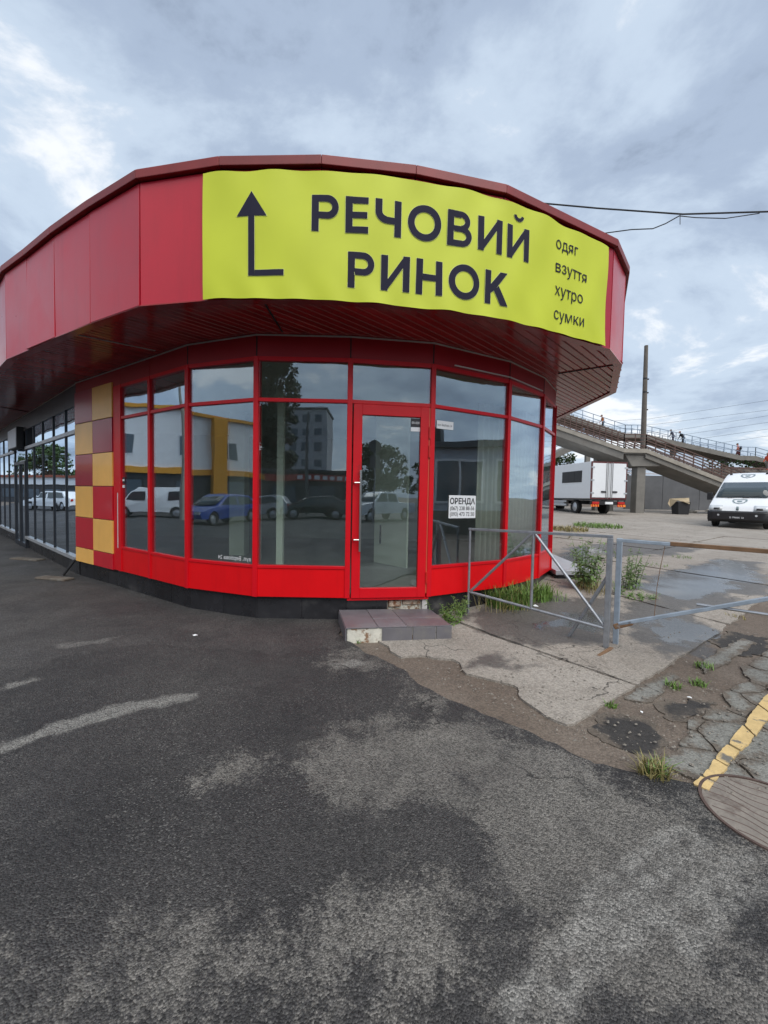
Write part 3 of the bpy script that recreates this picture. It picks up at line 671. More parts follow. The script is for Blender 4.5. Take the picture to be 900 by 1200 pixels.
mb.build('handle', M_steel, dr, smooth=True)
for z in (.55, 2.1, 2.33): MB().tube([spt(a, b, x1 + .008, .04, z - .07), spt(a, b, x1 + .008, .04, z + .07)], .013, 8).build('hinge', PM('red_hinge', (.55, .02, .012), .35), dr, smooth=True)
sbox(a, b, x1 + .002, x1 + .016, .0, .026, ZB + .05, ZT - .03).build('door_seal', PM('orange_red_seal', (.55, .07, .03), .5), dr)
strip_seg(W, 5, -.05, .012, ZB - .03, ZB - .001, .0).build('threshold', M_frame, bld)

# --- checkerboard cladding
a, b = V2(W[0]), V2(W[1]); colw = (0, .72, 1.44)
rows = [.29, .545, 1.08, 1.62, 2.16, 2.70, 3.245]
for c in range(2):
    for r in range(6):
        yel = (c + r) % 2 == 0
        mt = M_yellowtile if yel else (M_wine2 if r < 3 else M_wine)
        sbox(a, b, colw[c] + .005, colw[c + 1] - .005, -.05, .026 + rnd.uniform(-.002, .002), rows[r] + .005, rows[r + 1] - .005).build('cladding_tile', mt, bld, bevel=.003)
sbox(a, b, 0, 1.445, -.16, -.045, .24, ZH + .1).build('cladding_frame', M_black, bld)
sbox(a, b, 1.446, 1.64, -.1, .012, ZB, ZH + .024).build('corner_post', M_frame, bld, bevel=.004)
sbox(a, b, 1.60, 1.625, .012, .024, .66, 1.52).build('white_strip', M_whitetrim, bld)
MB().tube([spt(a, b, -.03, .03, .30), spt(a, b, -.16, .16, .03)], .02, 8).build('drain_pipe', M_vblack, bld, smooth=True)

# --- left shopfront wing
ga, gb = GEND, G0               # from far left to the corner, as seen from the street
GL = WING_L
def gs(t): return GL - t         # distance from corner -> distance along segment
mull = [.0, .77, 1.79, 2.83, 3.83, 4.84]
DOOR0, DOOR1 = 4.84, 6.5
mull2 = [6.5, 7.6, 8.6, 9.6, 10.7, 11.8, 12.9, 14.0, 15.0]
def wing_box(t0, t1, o0, o1, z0, z1, mb=None): return sbox(ga, gb, gs(t1), gs(t0), o0, o1, z0, z1, mb)
for seq in (mull, mull2):
    for k in range(len(seq) - 1):
        t0, t1 = seq[k], seq[k + 1]
        wing_box(t0 + .01, t1 - .01, -.012, -.004, .34, 2.56).build('pane', M_glass2, bld)
        wing_box(t0 + .01, t1 - .01, -.012, -.004, 2.62, 3.06).build('pane', M_glass2, bld)
        wing_box(t0, t1, -.05, .03, 2.555, 2.625).build('transom', M_alu, bld)
        wing_box(t0, t1, -.05, .05, .285, .345).build('sill_rail', M_alu, bld)
        wing_box(t0 + .003, t1 - .003, -.2, -.02, -.05, .284).build('plinth_tile', M_plinth, bld)
        wing_box(t0 + .003, t1 - .003, -.08, .01, 3.09, ZSOF + .06).build('header_panel', M_darkframe, bld)
        wing_box(t0, t1, -.05, .02, 3.05, 3.09).build('head_rail', M_darkframe, bld)
    for t in seq:
        wing_box(t - .02, t + .02, -.06, .016, .28, 3.06).build('mullion', M_darkframe, bld)
wing_box(0, 15, .011, .02, ZSOF - .022, ZSOF - .006).build('white_trim_strip', M_whitetrim, bld)
wing_box(DOOR0, DOOR1, -.08, .01, 3.09, ZSOF + .06).build('header_panel', M_darkframe, bld)
wing_box(DOOR0 + .03, DOOR1 - .03, -.012, -.004, 2.3, 3.06).build('pane', M_glass2, bld)
mb = MB()
for t in (DOOR0 + .06, (DOOR0 + DOOR1) / 2, DOOR1 - .06): wing_box(t - .05, t + .05, -.03, .03, .02, 2.28, mb)
wing_box(DOOR0 + .06, DOOR1 - .06, -.03, .03, 2.2, 2.28, mb); wing_box(DOOR0 + .06, DOOR1 - .06, -.03, .03, .02, .14, mb)
d2 = mb.build('shop_door', M_darkframe, bld)
wing_box(DOOR0 + .1, DOOR1 - .1, -.006, .0, .12, 2.22).build('pane', M_glass2, d2)
wing_box(DOOR0, DOOR1, -.2, .03, -.02, .02).build('threshold', M_alu, bld)
lb = wing_box(DOOR0 + .15, DOOR1 - .15, .02, .16, 2.60, 3.14).build('lightbox', M_vblack, bld, bevel=.01)
wing_box(DOOR0 + .18, DOOR1 - .18, .161, .17, 2.63, 3.11).build('lightbox_face', PM('pale_lightbox', (.6, .62, .64), .4), lb)

# --- fascia panels, trims and caps
for i in range(len(FALL) - 1):
    a, b = V2(FALL[i]), V2(FALL[i + 1]); L = (b - a).length
    n = 1 if L < 1.4 else (2 if L < 3 else 5)
    for k in range(n):
        A = offset_poly(FALL, 0); B = offset_poly(FALL, -.03); g = .006
        def lp(P, t): return P[i] + (P[i + 1] - P[i]) * t
        t0, t1 = k / n + g / L, (k + 1) / n - g / L
        q = [lp(B, t0), lp(B, t1), lp(A, t1), lp(A, t0)]
        ofs = [0, 0, 0, 0]
        bot = [(v.x, v.y, ZF0) for v in q]; top = [(v.x, v.y, ZF1) for v in q]
        nn = Vector(((b - a).normalized().y, -(b - a).normalized().x))
        for kk in (2, 3):
            e_ = rnd.uniform(-.006, .005); bot[kk] = (bot[kk][0] + nn.x * e_, bot[kk][1] + nn.y * e_, ZF0); e_ = rnd.uniform(-.004, .003); top[kk] = (top[kk][0] + nn.x * e_, top[kk][1] + nn.y * e_, ZF1)
        if i == len(FPL) + 2:      # one panel sprung loose at its lower left corner
            top = [(v.x, v.y, ZF1) for v in q]; bot[0] = (bot[0][0] + nn.x * .03, bot[0][1] + nn.y * .03, ZF0); bot[3] = (bot[3][0] + nn.x * .035 + .012, bot[3][1] + nn.y * .035, ZF0)
        MB().hexa(bot, top).build('fascia_panel', M_fascia, bld, bevel=.003)
    strip_seg(FALL, i, -.12, -.035, ZF0 + .03, ZF1 + .03).build('fascia_backing', M_black, bld)
    strip_seg(FALL, i, -.20, .045, ZF1 + .012, ZF1 + .10, .001).build('cap_trim', M_cap, bld, bevel=.006)
    strip_seg(FALL, i, -.10, -.001, ZSOF - .016, ZSOF - .004, .002).build('soffit_edge_trim', M_soffit, bld)
# --- soffit slats, all running one way
SD = Vector((math.cos(math.radians(46)), math.sin(math.radians(46)))); SNv = Vector((-SD.y, SD.x))
outer = offset_poly(FALL, -.03); inner = offset_poly([tuple(GEND), tuple(G0)] + W, -.05)
ring = outer + inner[::-1]
def spans(c):
    hits = []
    for k in range(len(ring)):
        p, q = ring[k], ring[(k + 1) % len(ring)]; fp, fq = p.dot(SNv) - c, q.dot(SNv) - c
        if (fp > 0) != (fq > 0): r = p + (q - p) * (fp / (fp - fq)); hits.append(r.dot(SD))
    hits.sort(); return [(hits[k], hits[k + 1]) for k in range(0, len(hits) - 1, 2)]
cs = [p.dot(SNv) for p in ring]; c = min(cs) + .06; pitch = .10; far_mb = MB(); nsl = 0
while c < max(cs):
    for s0, s1 in spans(c):
        if s1 - s0 < .04: continue
        mb = MB(); zz = ZSOF + rnd.uniform(-.0015, .0015); prof = ((-.047, .014), (-.038, 0), (.038, 0), (.047, .014))
        vs = []
        for s in (s0, s1):
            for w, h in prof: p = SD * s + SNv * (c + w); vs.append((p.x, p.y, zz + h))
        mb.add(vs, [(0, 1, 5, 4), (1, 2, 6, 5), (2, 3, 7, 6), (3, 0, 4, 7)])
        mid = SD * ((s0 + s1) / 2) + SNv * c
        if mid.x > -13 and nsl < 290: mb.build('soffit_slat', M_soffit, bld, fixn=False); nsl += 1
        else: far_mb.add(mb.v, mb.f)
    c += pitch
if far_mb.f: far_mb.build('far_soffit_slats', M_soffit, bld, fixn=False)['kind'] = 'stuff'
for p0, p1, mt in (((83, 391), (182, 411), M_whitetrim), ((0, 477), (34, 483), M_black), ((654, 438), (719, 428), M_black), ((308, 352), (331, 389), M_black)):
    A, B = ath(*p0, ZSOF - .006), ath(*p1, ZSOF - .006); MB().bar(A, B, .016 if mt is M_black else .012, .01).build('soffit_joint_strip', mt, bld)
# --- roof, ceiling, interior
def poly_sheet(pts, z0, z1): return MB().prism([(p[0], p[1]) for p in pts], z0, z1)
backL = (-15.5, 26.0); backR = (4.0, 15.0)
roofp = [tuple(p) for p in offset_poly(FALL, -.13)] + [(3.9, 22), (-9, 30)]
poly_sheet(roofp, 4.40, 4.52).build('roof', PM('roof_felt', (.08, .08, .08), .9), bld)
poly_sheet(roofp, ZSOF + .03, ZSOF + .05).build('soffit_light_block', M_black, bld)  # added black backing over the soffit slats, there to block light
inp = [tuple(GEND), tuple(G0)] + W
inpo = [tuple(p) for p in offset_poly(inp, -.09)] + [(2.9, 20), (-9, 28)]
poly_sheet(inpo, .22, .30).build('interior_floor', M_floor_in, bld)
poly_sheet([tuple(p) for p in offset_poly(inp, -.085)] + [(2.9, 20), (-9, 28)], 3.16, 3.2).build('interior_ceiling', M_wall_in, bld)
mb = MB()
mb.bar((-8.2, 11.5, 1.7), (3.0, 12.0, 1.7), .1, 3.0); mb.bar((2.95, 12.0, 1.7), (2.98, 7.9, 1.7), .08, 3.0)
mb.build('interior_wall', M_wall_in, bld)
mb = MB(); mb.bar((-17, 21, 1.7), (-9.5, 13.5, 1.7), .1, 3.0); mb.bar((-9.5, 13.5, 1.7), (-8.2, 11.5, 1.7), .1, 3.0); mb.build('wing_wall', PM('grey_wing_wall', (.12, .12, .13), .8), bld)
for x, y, w in ((-2.95, 8.35, .30), (-2.35, 7.6, .12), (-1.62, 6.4, .10)):
    box(x - w / 2, x + w / 2, y - w / 2, y + w / 2, .30, 3.16).build('interior_column', M_pale, bld)

# ------------------------------------------------------------------ banner
BS0, BS1 = 4.768, 9.415
def smooth_line(pts, it=3, dmax=.28):
    P = [V2(p) for p in pts]
    for t in range(it):
        Q = [P[0]]
        for k in range(1, len(P) - 1):
            a, b, c = P[k - 1], P[k], P[k + 1]; r = min(dmax / (2 ** t), (b - a).length * .33, (c - b).length * .33)
            Q += [b + (a - b).normalized() * r, b + (c - b).normalized() * r]
        P = Q + [P[-1]]
    return P
BL = smooth_line([tuple(p) for p in offset_poly(FP, .048)])
BLs = [0]
for k in range(1, len(BL)): BLs.append(BLs[-1] + (BL[k] - BL[k - 1]).length)
def arc_of(S):     # fascia arc length -> banner arc length (the smoothed line is a little longer)
    return S * BLs[-1] / FLEN
FLEN = sum((V2(FP[k + 1]) - V2(FP[k])).length for k in range(len(FP) - 1))
def bpt(S, z, o=0):
    s = arc_of(S); k = 0
    while k < len(BLs) - 2 and BLs[k + 1] < s: k += 1
    t = (s - BLs[k]) / (BLs[k + 1] - BLs[k]); p = BL[k].lerp(BL[k + 1], t); e = (BL[k + 1] - BL[k]).normalized()
    wr = .007 * math.sin(S * 5.1 + z * 2.3) * math.sin(z * 4 + S) + .005 * math.sin(S * 11 - z * 6) + .006 * max(0, 3.72 - z) / .3 * math.sin(S * 17 + z * 9) + .006 * max(0, z - 4.42) / .17 * math.sin(S * 13)
    o = o + wr
    return Vector((p.x + e.y * o, p.y - e.x * o, z))
ban = thing('banner', bpt(7, 3.43), 'yellow-green printed banner with arrow stretched round the red fascia', 'banner')
mb = MB(); nx, nz = 110, 16; vs = []
for i in range(nx + 1):
    S = BS0 + (BS1 - BS0) * i / nx
    bot = 3.418 - .022 * max(0, math.sin((S - BS0) / (BS1 - BS0) * PI)) + .004 * math.sin(S * 9); top = 4.592 + .004 * math.sin(S * 7)
    for j in range(nz + 1): vs.append(bpt(S, bot + (top - bot) * j / nz))
fs = [(i * (nz + 1) + j, (i + 1) * (nz + 1) + j, (i + 1) * (nz + 1) + j + 1, i * (nz + 1) + j + 1) for i in range(nx) for j in range(nz)]
mb.add(vs, fs); o = mb.build('cloth', M_banner, ban, smooth=True)
T_ = .195
def gq(*p): return ('q', p)
def gr(cx, cy, R, r, a0, a1, sx=1): return ('r', (cx, cy, R, r, a0, a1, sx))
def rect(x0, x1, y0, y1): return gq((x0, y0), (x1, y0), (x1, y1), (x0, y1))
I_ = [rect(0, T_, 0, 1), rect(.82 - T_, .82, 0, 1), gq((T_ - .01, .03), (.83 - T_, .69), (.83 - T_, .97), (T_ - .01, .31))]
GLY = {'Р': (.74, [rect(0, T_, 0, 1), rect(T_, .42, .82, 1), rect(T_, .42, .36, .54), gr(.42, .68, .32, .14, -90, 90)]),
       'Е': (.63, [rect(0, T_, 0, 1), rect(T_, .63, 0, .18), rect(T_, .60, .415, .585), rect(T_, .63, .82, 1)]),
       'Ч': (.74, [rect(.74 - T_, .74, 0, 1), rect(0, T_, .66, 1), gr(.32, .66, .32, .32 - T_, 180, 270), rect(.32, .745 - T_, .34, .52)]),
       'О': (.98, [('e', (.49, .5, .49, .515, T_))]),
       'В': (.76, [rect(0, T_, 0, 1), rect(T_, .46, 0, .18), rect(T_, .46, .425, .585), rect(T_, .42, .82, 1), gr(.46, .2925, .2925, .1225, -90, 90), gr(.42, .7225, .2775, .1175, -90, 90)]),
       'И': (.82, I_), 'Й': (.82, I_ + [gr(.41, 1.36, .20, .10, 192, 348)]),
       'Н': (.78, [rect(0, T_, 0, 1), rect(.78 - T_, .78, 0, 1), rect(T_, .78 - T_, .41, .59)]),
       'К': (.77, [rect(0, T_, 0, 1), gq((T_, .33), (.36, .47), (.75, 1), (.51, 1), (T_, .60)), gq((.30, .42), (.53, 0), (.78, 0), (.46, .58))])}
def block_word(body, S, z, w, h, g, ly):
    tot = sum(GLY[c][0] for c in body); gap = .19; k = w / h / (tot + gap * (len(body) - 1)); mb = MB(); x0 = 0; lay = 0
    def P(x, y, o): return bpt(S + (x0 + x) * k * h, z + y * h, o)
    for c in body:
        for kind, d in GLY[c][1]:
            o = ly + (lay % 7) * .00025; lay += 1
            if kind == 'q':
                cx = sum(p[0] for p in d) / len(d); cy = sum(p[1] for p in d) / len(d); n = len(d); q = []
                for i in range(n):
                    a, b, e = V2(d[i - 1]), V2(d[i]), V2(d[(i + 1) % n]); e1 = (b - a).normalized(); e2 = (e - b).normalized(); n1 = Vector((e1.y, -e1.x)); n2 = Vector((e2.y, -e2.x)); mm = n1 + n2
                    q.append(b + mm * (g / max(.35, mm.dot(n1))))
                if n == 4:
                    m_ = 6; vs = []
                    for i in range(m_ + 1):
                        for j in range(2): p = q[0].lerp(q[1], i / m_).lerp(q[3].lerp(q[2], i / m_), j); vs.append(P(p.x, p.y, o))
                    mb.add(vs, [(2 * i, 2 * i + 2, 2 * i + 3, 2 * i + 1) for i in range(m_)])
                else: mb.add([P(p.x, p.y, o) for p in q], [tuple(range(n))])
            else:
                if kind == 'e': cx, cy, rx, ry, t = d; a0, a1, m_ = 0, 360, 44; f = lambda a: ((cx + (rx + g) * math.cos(a), cy + (ry + g) * math.sin(a)), (cx + (rx - t - g) * math.cos(a), cy + (ry - t - g) * math.sin(a)))
                else: cx, cy, R, r, a0, a1, sx = d; m_ = 16; f = lambda a: ((cx + (R + g) * math.cos(a), cy + (R + g) * math.sin(a)), (cx + max(.01, r - g) * math.cos(a), cy + max(.01, r - g) * math.sin(a)))
                vs = []
                for i in range(m_ + 1): A_, B_ = f(math.radians(a0 + (a1 - a0) * i / m_)); vs += [P(*A_, o), P(*B_, o)]
                mb.add(vs, [(2 * i, 2 * i + 1, 2 * i + 3, 2 * i + 2) for i in range(m_)])
        x0 += GLY[c][0] + gap
    return mb
for body, S, z, w, h, off, nm in (('РЕЧОВИЙ', 5.826, 4.036, 2.262, .334, .018, 'large_word'), ('РИНОК', 6.172, 3.528, 1.652, .332, .018, 'large_word'),
                              ('одяг', 8.497, 4.312, .352, None, 0, 'small_word'), ('взуття', 8.497, 4.056, .52, None, 0, 'small_word'), ('хутро', 8.497, 3.808, .455, None, 0, 'small_word'), ('сумки', 8.497, 3.548, .482, None, 0, 'small_word')):
    if h is None: h = .178 * .729
    if off:
        for g, mt, ly, nm2 in ((.012, M_halo, .0022, 'lettering_edge'), (0, M_print, .0056, nm)):
            block_word(body, S, z, w, h, g, ly).build(nm2, mt, ban, fixn=False)
    else:
        v, f = text_mesh(body, 0, w, h, cuts=.05)
        place_text(nm, v, f, lambda x, y: bpt(S + x, z + y, .006), M_print, ban)
def arrow(g, o, mat, nm):
    mb = MB()
    def pt(S, z): return bpt(S, z, o)
    def q(s0, s1, z0, z1):
        n = 6; vs = []
        for k in range(n + 1): S = s0 + (s1 - s0) * k / n; vs += [pt(S, z0), pt(S, z1)]
        mb.add(vs, [(2 * k, 2 * k + 2, 2 * k + 3, 2 * k + 1) for k in range(n)])
    q(5.226 - g, 5.286 + g, 3.622 - g, 4.18); q(5.286 + g, 5.568 + g, 3.622 - g, 3.677 + g)
    mb.add([pt(5.112 - 1.8 * g, 4.172 - g), pt(5.257, 4.172 - g), pt(5.402 + 1.8 * g, 4.172 - g), pt(5.257, 4.396 + 1.8 * g)], [(0, 1, 3), (1, 2, 3)])
    mb.build(nm, mat, ban, fixn=False)
arrow(.004, .003, M_halo, 'arrow_edge'); arrow(0, .0065, M_print, 'arrow')

# ------------------------------------------------------------------ things on and in the shopfront
def sheet(name, label, a, b, s0, s1, z0, z1, o, mat=M_paper, cat='notice', tilt=0):
    t = thing(name, spt(a, b, (s0 + s1) / 2, o, z0), label, cat)
    sbox(a, b, s0, s1, o, o + .002, z0, z1).build('sheet', mat, t); return t
def line(t, a, b, body, s0, w, z, h, o, mat=M_ink, off=0, mirror=False):
    v, f = text_mesh(body, off, w, h)
    if mirror: v = [(w - x, y, q) for x, y, q in v]
    place_text('writing', v, f, lambda x, y: spt(a, b, s0 + x, o, z + y), mat, t)
a, b = W[6], W[7]
t = sheet('rental_notice', 'white paper rental notice with bold black phone numbers on glass', a, b, .29, .735, 1.28, 1.575, .0005)
line(t, a, b, 'ОРЕНДА', .305, .415, 1.465, .075, .004, off=.03); line(t, a, b, '(067) 238 88-56', .31, .40, 1.385, .05, .004, off=.01); line(t, a, b, '(093) 473 72 50', .31, .40, 1.31, .05, .004, off=.01)
t = sheet('address_notice', 'small white address slip on glass right of the door', a, b, .07, .33, 2.40, 2.50, .0005)
line(t, a, b, 'вул. Вербова, 24', .085, .22, 2.435, .028, .004)
a, b = W[5], W[6]
t = sheet('door_sticker', 'black and white sticker in upper corner of the red door', a, b, .745, .865, 2.40, 2.50, .0035, M_ink, 'sticker')
sbox(a, b, .745, .865, .0035, .0055, 2.345, 2.395).build('sheet', M_paper, t)
line(t, a, b, '00-000', .755, .10, 2.435, .03, .0065, M_paper)
a, b = W[3], W[4]
t = thing('address_lettering', spt(a, b, .8, 0, .7), 'mirrored white address lettering at bottom of window pane', 'sticker')
line(t, a, b, 'вул. Вербова 24', .50, .50, .725, .05, .001, M_paper, mirror=True)
a, b = W[1], W[2]
t = sheet('window_label', 'tiny dark and white label at left edge of red glazing', a, b, .05, .12, 1.66, 1.76, .0005, M_ink, 'sticker')
sbox(a, b, .05, .12, .0005, .003, 1.60, 1.64).build('sheet', M_paper, t); sbox(a, b, .055, .115, .003, .0035, 1.70, 1.73).build('sheet', M_paper, t)
# interior leaf and curtains
t = thing('interior_door_leaf', (-.14, 7.8, .3), 'pale green open door leaf standing inside behind the red door', 'door')
MB().bar((-.16, 7.62, 1.66), (.41, 7.02, 1.66), .04, 2.7).build('leaf', M_pale, t)
MB().bar((-.06, 7.47, .68), (-.06, 7.47, 1.02), .03, .02, up=(0, 1, 0)).build('handle_slot', M_ink, t)
def curtain(p, q, z0, z1, label, mat, waves=9, amp=.035):
    p, q = Vector((*p, 0)), Vector((*q, 0)); d = (q - p); n = Vector((-d.y, d.x, 0)).normalized(); t = thing('curtain', (p + q) / 2 + Vector((0, 0, z0)), label, 'curtain')
    vs = []; N_ = waves * 8
    for k in range(N_ + 1):
        c = p + d * (k / N_) + n * amp * math.sin(2 * PI * waves * k / N_); vs += [(c.x, c.y, z0), (c.x, c.y, z1)]
    o = MB().add(vs, [(2 * k, 2 * k + 2, 2 * k + 3, 2 * k + 1) for k in range(N_)]).build('cloth', mat, t, smooth=True, fixn=False); md = o.modifiers.new('thick', 'SOLIDIFY'); md.thickness = .004
M_curt = PM('pale_curtain', (.80, .82, .72), .8, var=.08)
curtain((1.52, 6.75), (2.02, 7.05), .31, 3.1, 'pale vertical curtain inside behind the rental notice pane', M_curt, 5, .03)
curtain((2.08, 6.98), (2.80, 7.75), .31, 3.1, 'pale vertical curtain inside the rightmost panes', M_curt, 8, .03)
t = thing('shop_poster', (-14, 14.7, 1.9), 'yellow poster behind far left shop window', 'poster')
pa, pb = GEND - Vector((GD.y, -GD.x)) * -.0, G0
wing_box(7.7, 11.5, -.25, -.2, 2.05, 2.65).build('sheet', PM('poster_yellow', (.62, .66, .04), .6), t)
for tt, c, zz, lab in ((7.2, (.05, .06, .1), 1.5, 'dark coats on rail'), (8.3, (.25, .05, .03), 1.3, 'red garments'), (9.3, (.3, .16, .05), 1.1, 'brown garments')):
    t = thing('clothes_rail', spt(ga, gb, gs(tt), -.7, .3), lab + ' behind far left shop window', 'clothes rail')
    mb = MB(); wing_box(tt - .35, tt + .35, -.68, -.66, zz, zz + .03, mb)
    for e in (-.33, .33): wing_box(tt + e - .012, tt + e + .012, -.68, -.66, .3, zz, mb)
    mb.build('rail', M_alu, t)
    for k in range(6): wing_box(tt - .3 + k * .1, tt - .22 + k * .1, -.88, -.46, zz - .75 + .05 * (k % 3), zz - .01).build('garment', PM('garment_%d' % (tt * 10), c, .9, rand=.4), t)

# ------------------------------------------------------------------ entrance step
st = thing('entrance_step', (.1, 4.6, 0), 'grey tiled entrance step with crumbled corner below red door', 'step')
A, B, C_, D_ = Vector((-.375, 4.215)), Vector((.76, 4.385)), Vector((.585, 5.02)), Vector((-.525, 4.90))
ZSTEP = .165
def q2(u, v): p = A.lerp(B, u); r = D_.lerp(C_, u); return p.lerp(r, v)
core = [A + Vector((.012, .012)), B + Vector((-.012, .01)), C_, D_ + Vector((.01, 0))]
poly_sheet([tuple(p) for p in core], -.04, ZSTEP - .012).build('core', M_plaster, st, bevel=.012)
us = [0, .30, .575, 1.0]; vs_ = [0, .46, 1.0]
for i in range(3):
    for j in range(2):
        g = .0025; q = [q2(us[i] + g, vs_[j] + g), q2(us[i + 1] - g, vs_[j] + g), q2(us[i + 1] - g, vs_[j + 1] - g), q2(us[i] + g, vs_[j + 1] - g)]
        z = ZSTEP + rnd.uniform(-.001, .0015)
        MB().hexa([(p.x, p.y, z - .011) for p in q], [(p.x, p.y, z) for p in q]).build('tile', M_tile, st, bevel=.002)
for u0, u1, z0 in ((.335, .62, .0), (.625, .845, 0), (.85, .998, 0)):
    p, q = A.lerp(B, u0), A.lerp(B, u1); sbox(p, q, 0, (q - p).length - .003, -.012, .006, z0 - .03, ZSTEP - .0125).build('riser_tile', M_tile, st, bevel=.002)
sbox(D_, A, .02, (A - D_).length - .01, -.01, .004, -.03, ZSTEP - .0125).build('riser_tile', M_tile, st, bevel=.002)
sbox(B, C_, .01, .6, -.01, .004, -.03, ZSTEP - .0125).build('riser_tile', M_tile, st, bevel=.002)

# side platform by the far right wall
t = thing('side_platform', (3.2, 8, gz(3.2, 8)), 'low white-edged concrete platform beside right end of pavilion', 'platform')
mb = MB(); P4 = [(2.98, 7.02), (3.62, 7.10), (3.75, 9.1), (3.16, 9.1)]
poly_sheet(P4, -.1, .24).build('shadow_base', M_plinth, t)  # shadow below the white edge put into the base as near-black colour
poly_sheet([(2.97, 6.99), (3.65, 7.07), (3.78, 9.12), (3.16, 9.12)], .245, .33).build('white_edge', PM('wet_white_concrete', (.50, .52, .55), .25, var=.12, scale=4), t, bevel=.01)

# ------------------------------------------------------------------ railing and gate
def gpt(x, y, z): return Vector((x, y, z))
pr = gp(713, 762); plp = gp(547, 720)
rail = thing('pedestrian_railing', pr, 'galvanised tube pedestrian railing with crossed diagonals beside the step', 'railing')
r = .017
def R_(t, z): p = plp.lerp(pr, t); return Vector((p.x, p.y, z + gz(p.x, p.y) * 0))
zt0, zt1, zb0, zb1 = 1.145, 1.178, .335, .215
def zt(t): return zt0 + (zt1 - zt0) * t
def zb(t): return zb0 + (zb1 - zb0) * t
sd = (pr - plp).normalized()
MB().bar(R_(0, zt(0)), R_(1, zt(1)), .03, .03).build('top_rail', M_galv, rail, bevel=.003)
MB().tube([R_(.02, zb(.02)), R_(.985, zb(.985))], r, 10).build('bottom_rail', M_galv, rail, smooth=True)
MB().tube([R_(.01, .0), R_(.01, zt(0) - .016)], r * .9, 10).build('post', M_galv, rail, smooth=True)
MB().bar(R_(.985, -.03), R_(.985, zt(1) - .0165), .05, .05, up=(sd.x, sd.y, 0)).build('post', M_galv, rail, bevel=.004)
MB().tube([R_(.505, zb(.5)), R_(.505, zt(.5) - .016)], r, 10).build('mid_post', M_galv, rail, smooth=True)
MB().tube([R_(.03, zb(.03) + .02), R_(.49, zt(.49) - .02)], r, 10).build('diagonal', M_galv, rail, smooth=True)
MB().tube([R_(.52, zt(.52) - .02), R_(.97, zb(.97) + .02)], r, 10).build('diagonal', M_galv, rail, smooth=True)
bb = gp(664, 747); tp = R_(.985, 0); MB().bar(bb + Vector((0, 0, -.03)), tp + Vector((.03, .03, .80)), .045, .03).build('brace', M_galv, rail, bevel=.003)
f0 = gp(701, 771); MB().bar(f0 + Vector((0, 0, .012)), pr + Vector((.02, -.02, .03)), .035, .02).build('foot_bar', M_rust, rail)
gate = thing('yard_gate', gp(719, 751), 'rusty blue-grey tube gate leaf hinged beside the railing', 'gate')
gb_ = gp(719, 751); ga0 = Vector((2.42, 4.14, 0)); gd = Vector((.78, -.626, 0)).normalized()
gpost = Vector((2.50, 4.32, 0))
MB().bar(gpost + Vector((0, 0, .02)), gpost + Vector((0, 0, 1.15)), .05, .05, up=(gd.x, gd.y, 0)).build('post', M_bluepost, gate, bevel=.004)
def G_(t, z): return ga0 + gd * t + Vector((0, 0, z))
MB().bar(G_(-.05, 1.145), G_(.95, 1.14), .032, .032).build('top_rail', M_bluepost, gate, bevel=.004)
MB().bar(G_(.40, 1.147), G_(2.2, 1.133), .036, .038).build('rusty_sleeve', M_rust, gate, bevel=.004)
MB().bar(G_(0, .29), G_(3.1, 1.85 - .29), .05, .032).build('diagonal', M_bluepost, gate, bevel=.004)
MB().tube([G_(.62, .605), G_(3.2, .60)], .013, 8).build('lower_rail', M_galv, gate, smooth=True)
MB().tube([G_(.36, 1.12), G_(.33, .9), G_(.31, .70), G_(.30, .43)], .003, 5).build('hanging_wire', M_rust, gate)
MB().bar(G_(-.04, .25), G_(.12, .33), .05, .05).build('hinge_clump', M_rust, gate, bevel=.008)

# ------------------------------------------------------------------ manhole
pts = [gp(822, 943), gp(878, 917), gp(900, 1003)]
(x1, y1), (x2, y2), (x3, y3) = [(p.x, p.y) for p in pts]
dd = 2 * (x1 * (y2 - y3) + x2 * (y3 - y1) + x3 * (y1 - y2))
mx = ((x1 * x1 + y1 * y1) * (y2 - y3) + (x2 * x2 + y2 * y2) * (y3 - y1) + (x3 * x3 + y3 * y3) * (y1 - y2)) / dd
my = ((x1 * x1 + y1 * y1) * (x3 - x2) + (x2 * x2 + y2 * y2) * (x1 - x3) + (x3 * x3 + y3 * y3) * (x2 - x1)) / dd
mr_ = math.hypot(x1 - mx, y1 - my)
mh = thing('manhole_cover', (mx, my, .02), 'round iron manhole cover with wavy ribs at pavement edge', 'manhole')
M_iron = PM('rusty_iron_ring', (.085, .055, .045), .7, var=.3, scale=12, bump=.4, bscale=60)
M_cover = PM('dusty_iron', (.21, .185, .16), .75, var=.25, scale=8, bump=.4, bscale=50, dirt=(.12, .095, .08), dirt_lo=.5, dirt_hi=.65, dirt_scale=6)
zc = .027
mb = MB(); n = 64; vs = []
for rr, z in ((mr_ - .014, zc - .03), (mr_ - .014, zc + .002), (mr_, zc + .002), (mr_ + .004, zc - .03)):
    vs += [(mx + rr * math.cos(2 * PI * k / n), my + rr * math.sin(2 * PI * k / n), z) for k in range(n)]
mb.add(vs, [(i * n + k, i * n + (k + 1) % n, (i + 1) * n + (k + 1) % n, (i + 1) * n + k) for i in range(3) for k in range(n)]); mb.build('frame_ring', M_iron, mh, smooth=True)
MB().lathe((mx, my, 0), (0, 0, 1), [(-.02, mr_ - .016), (zc - .005, mr_ - .016)], 64).build('cover', M_cover, mh)
ang = math.radians(-58); ud = Vector((math.cos(ang), math.sin(ang), 0)); wd = Vector((-ud.y, ud.x, 0))
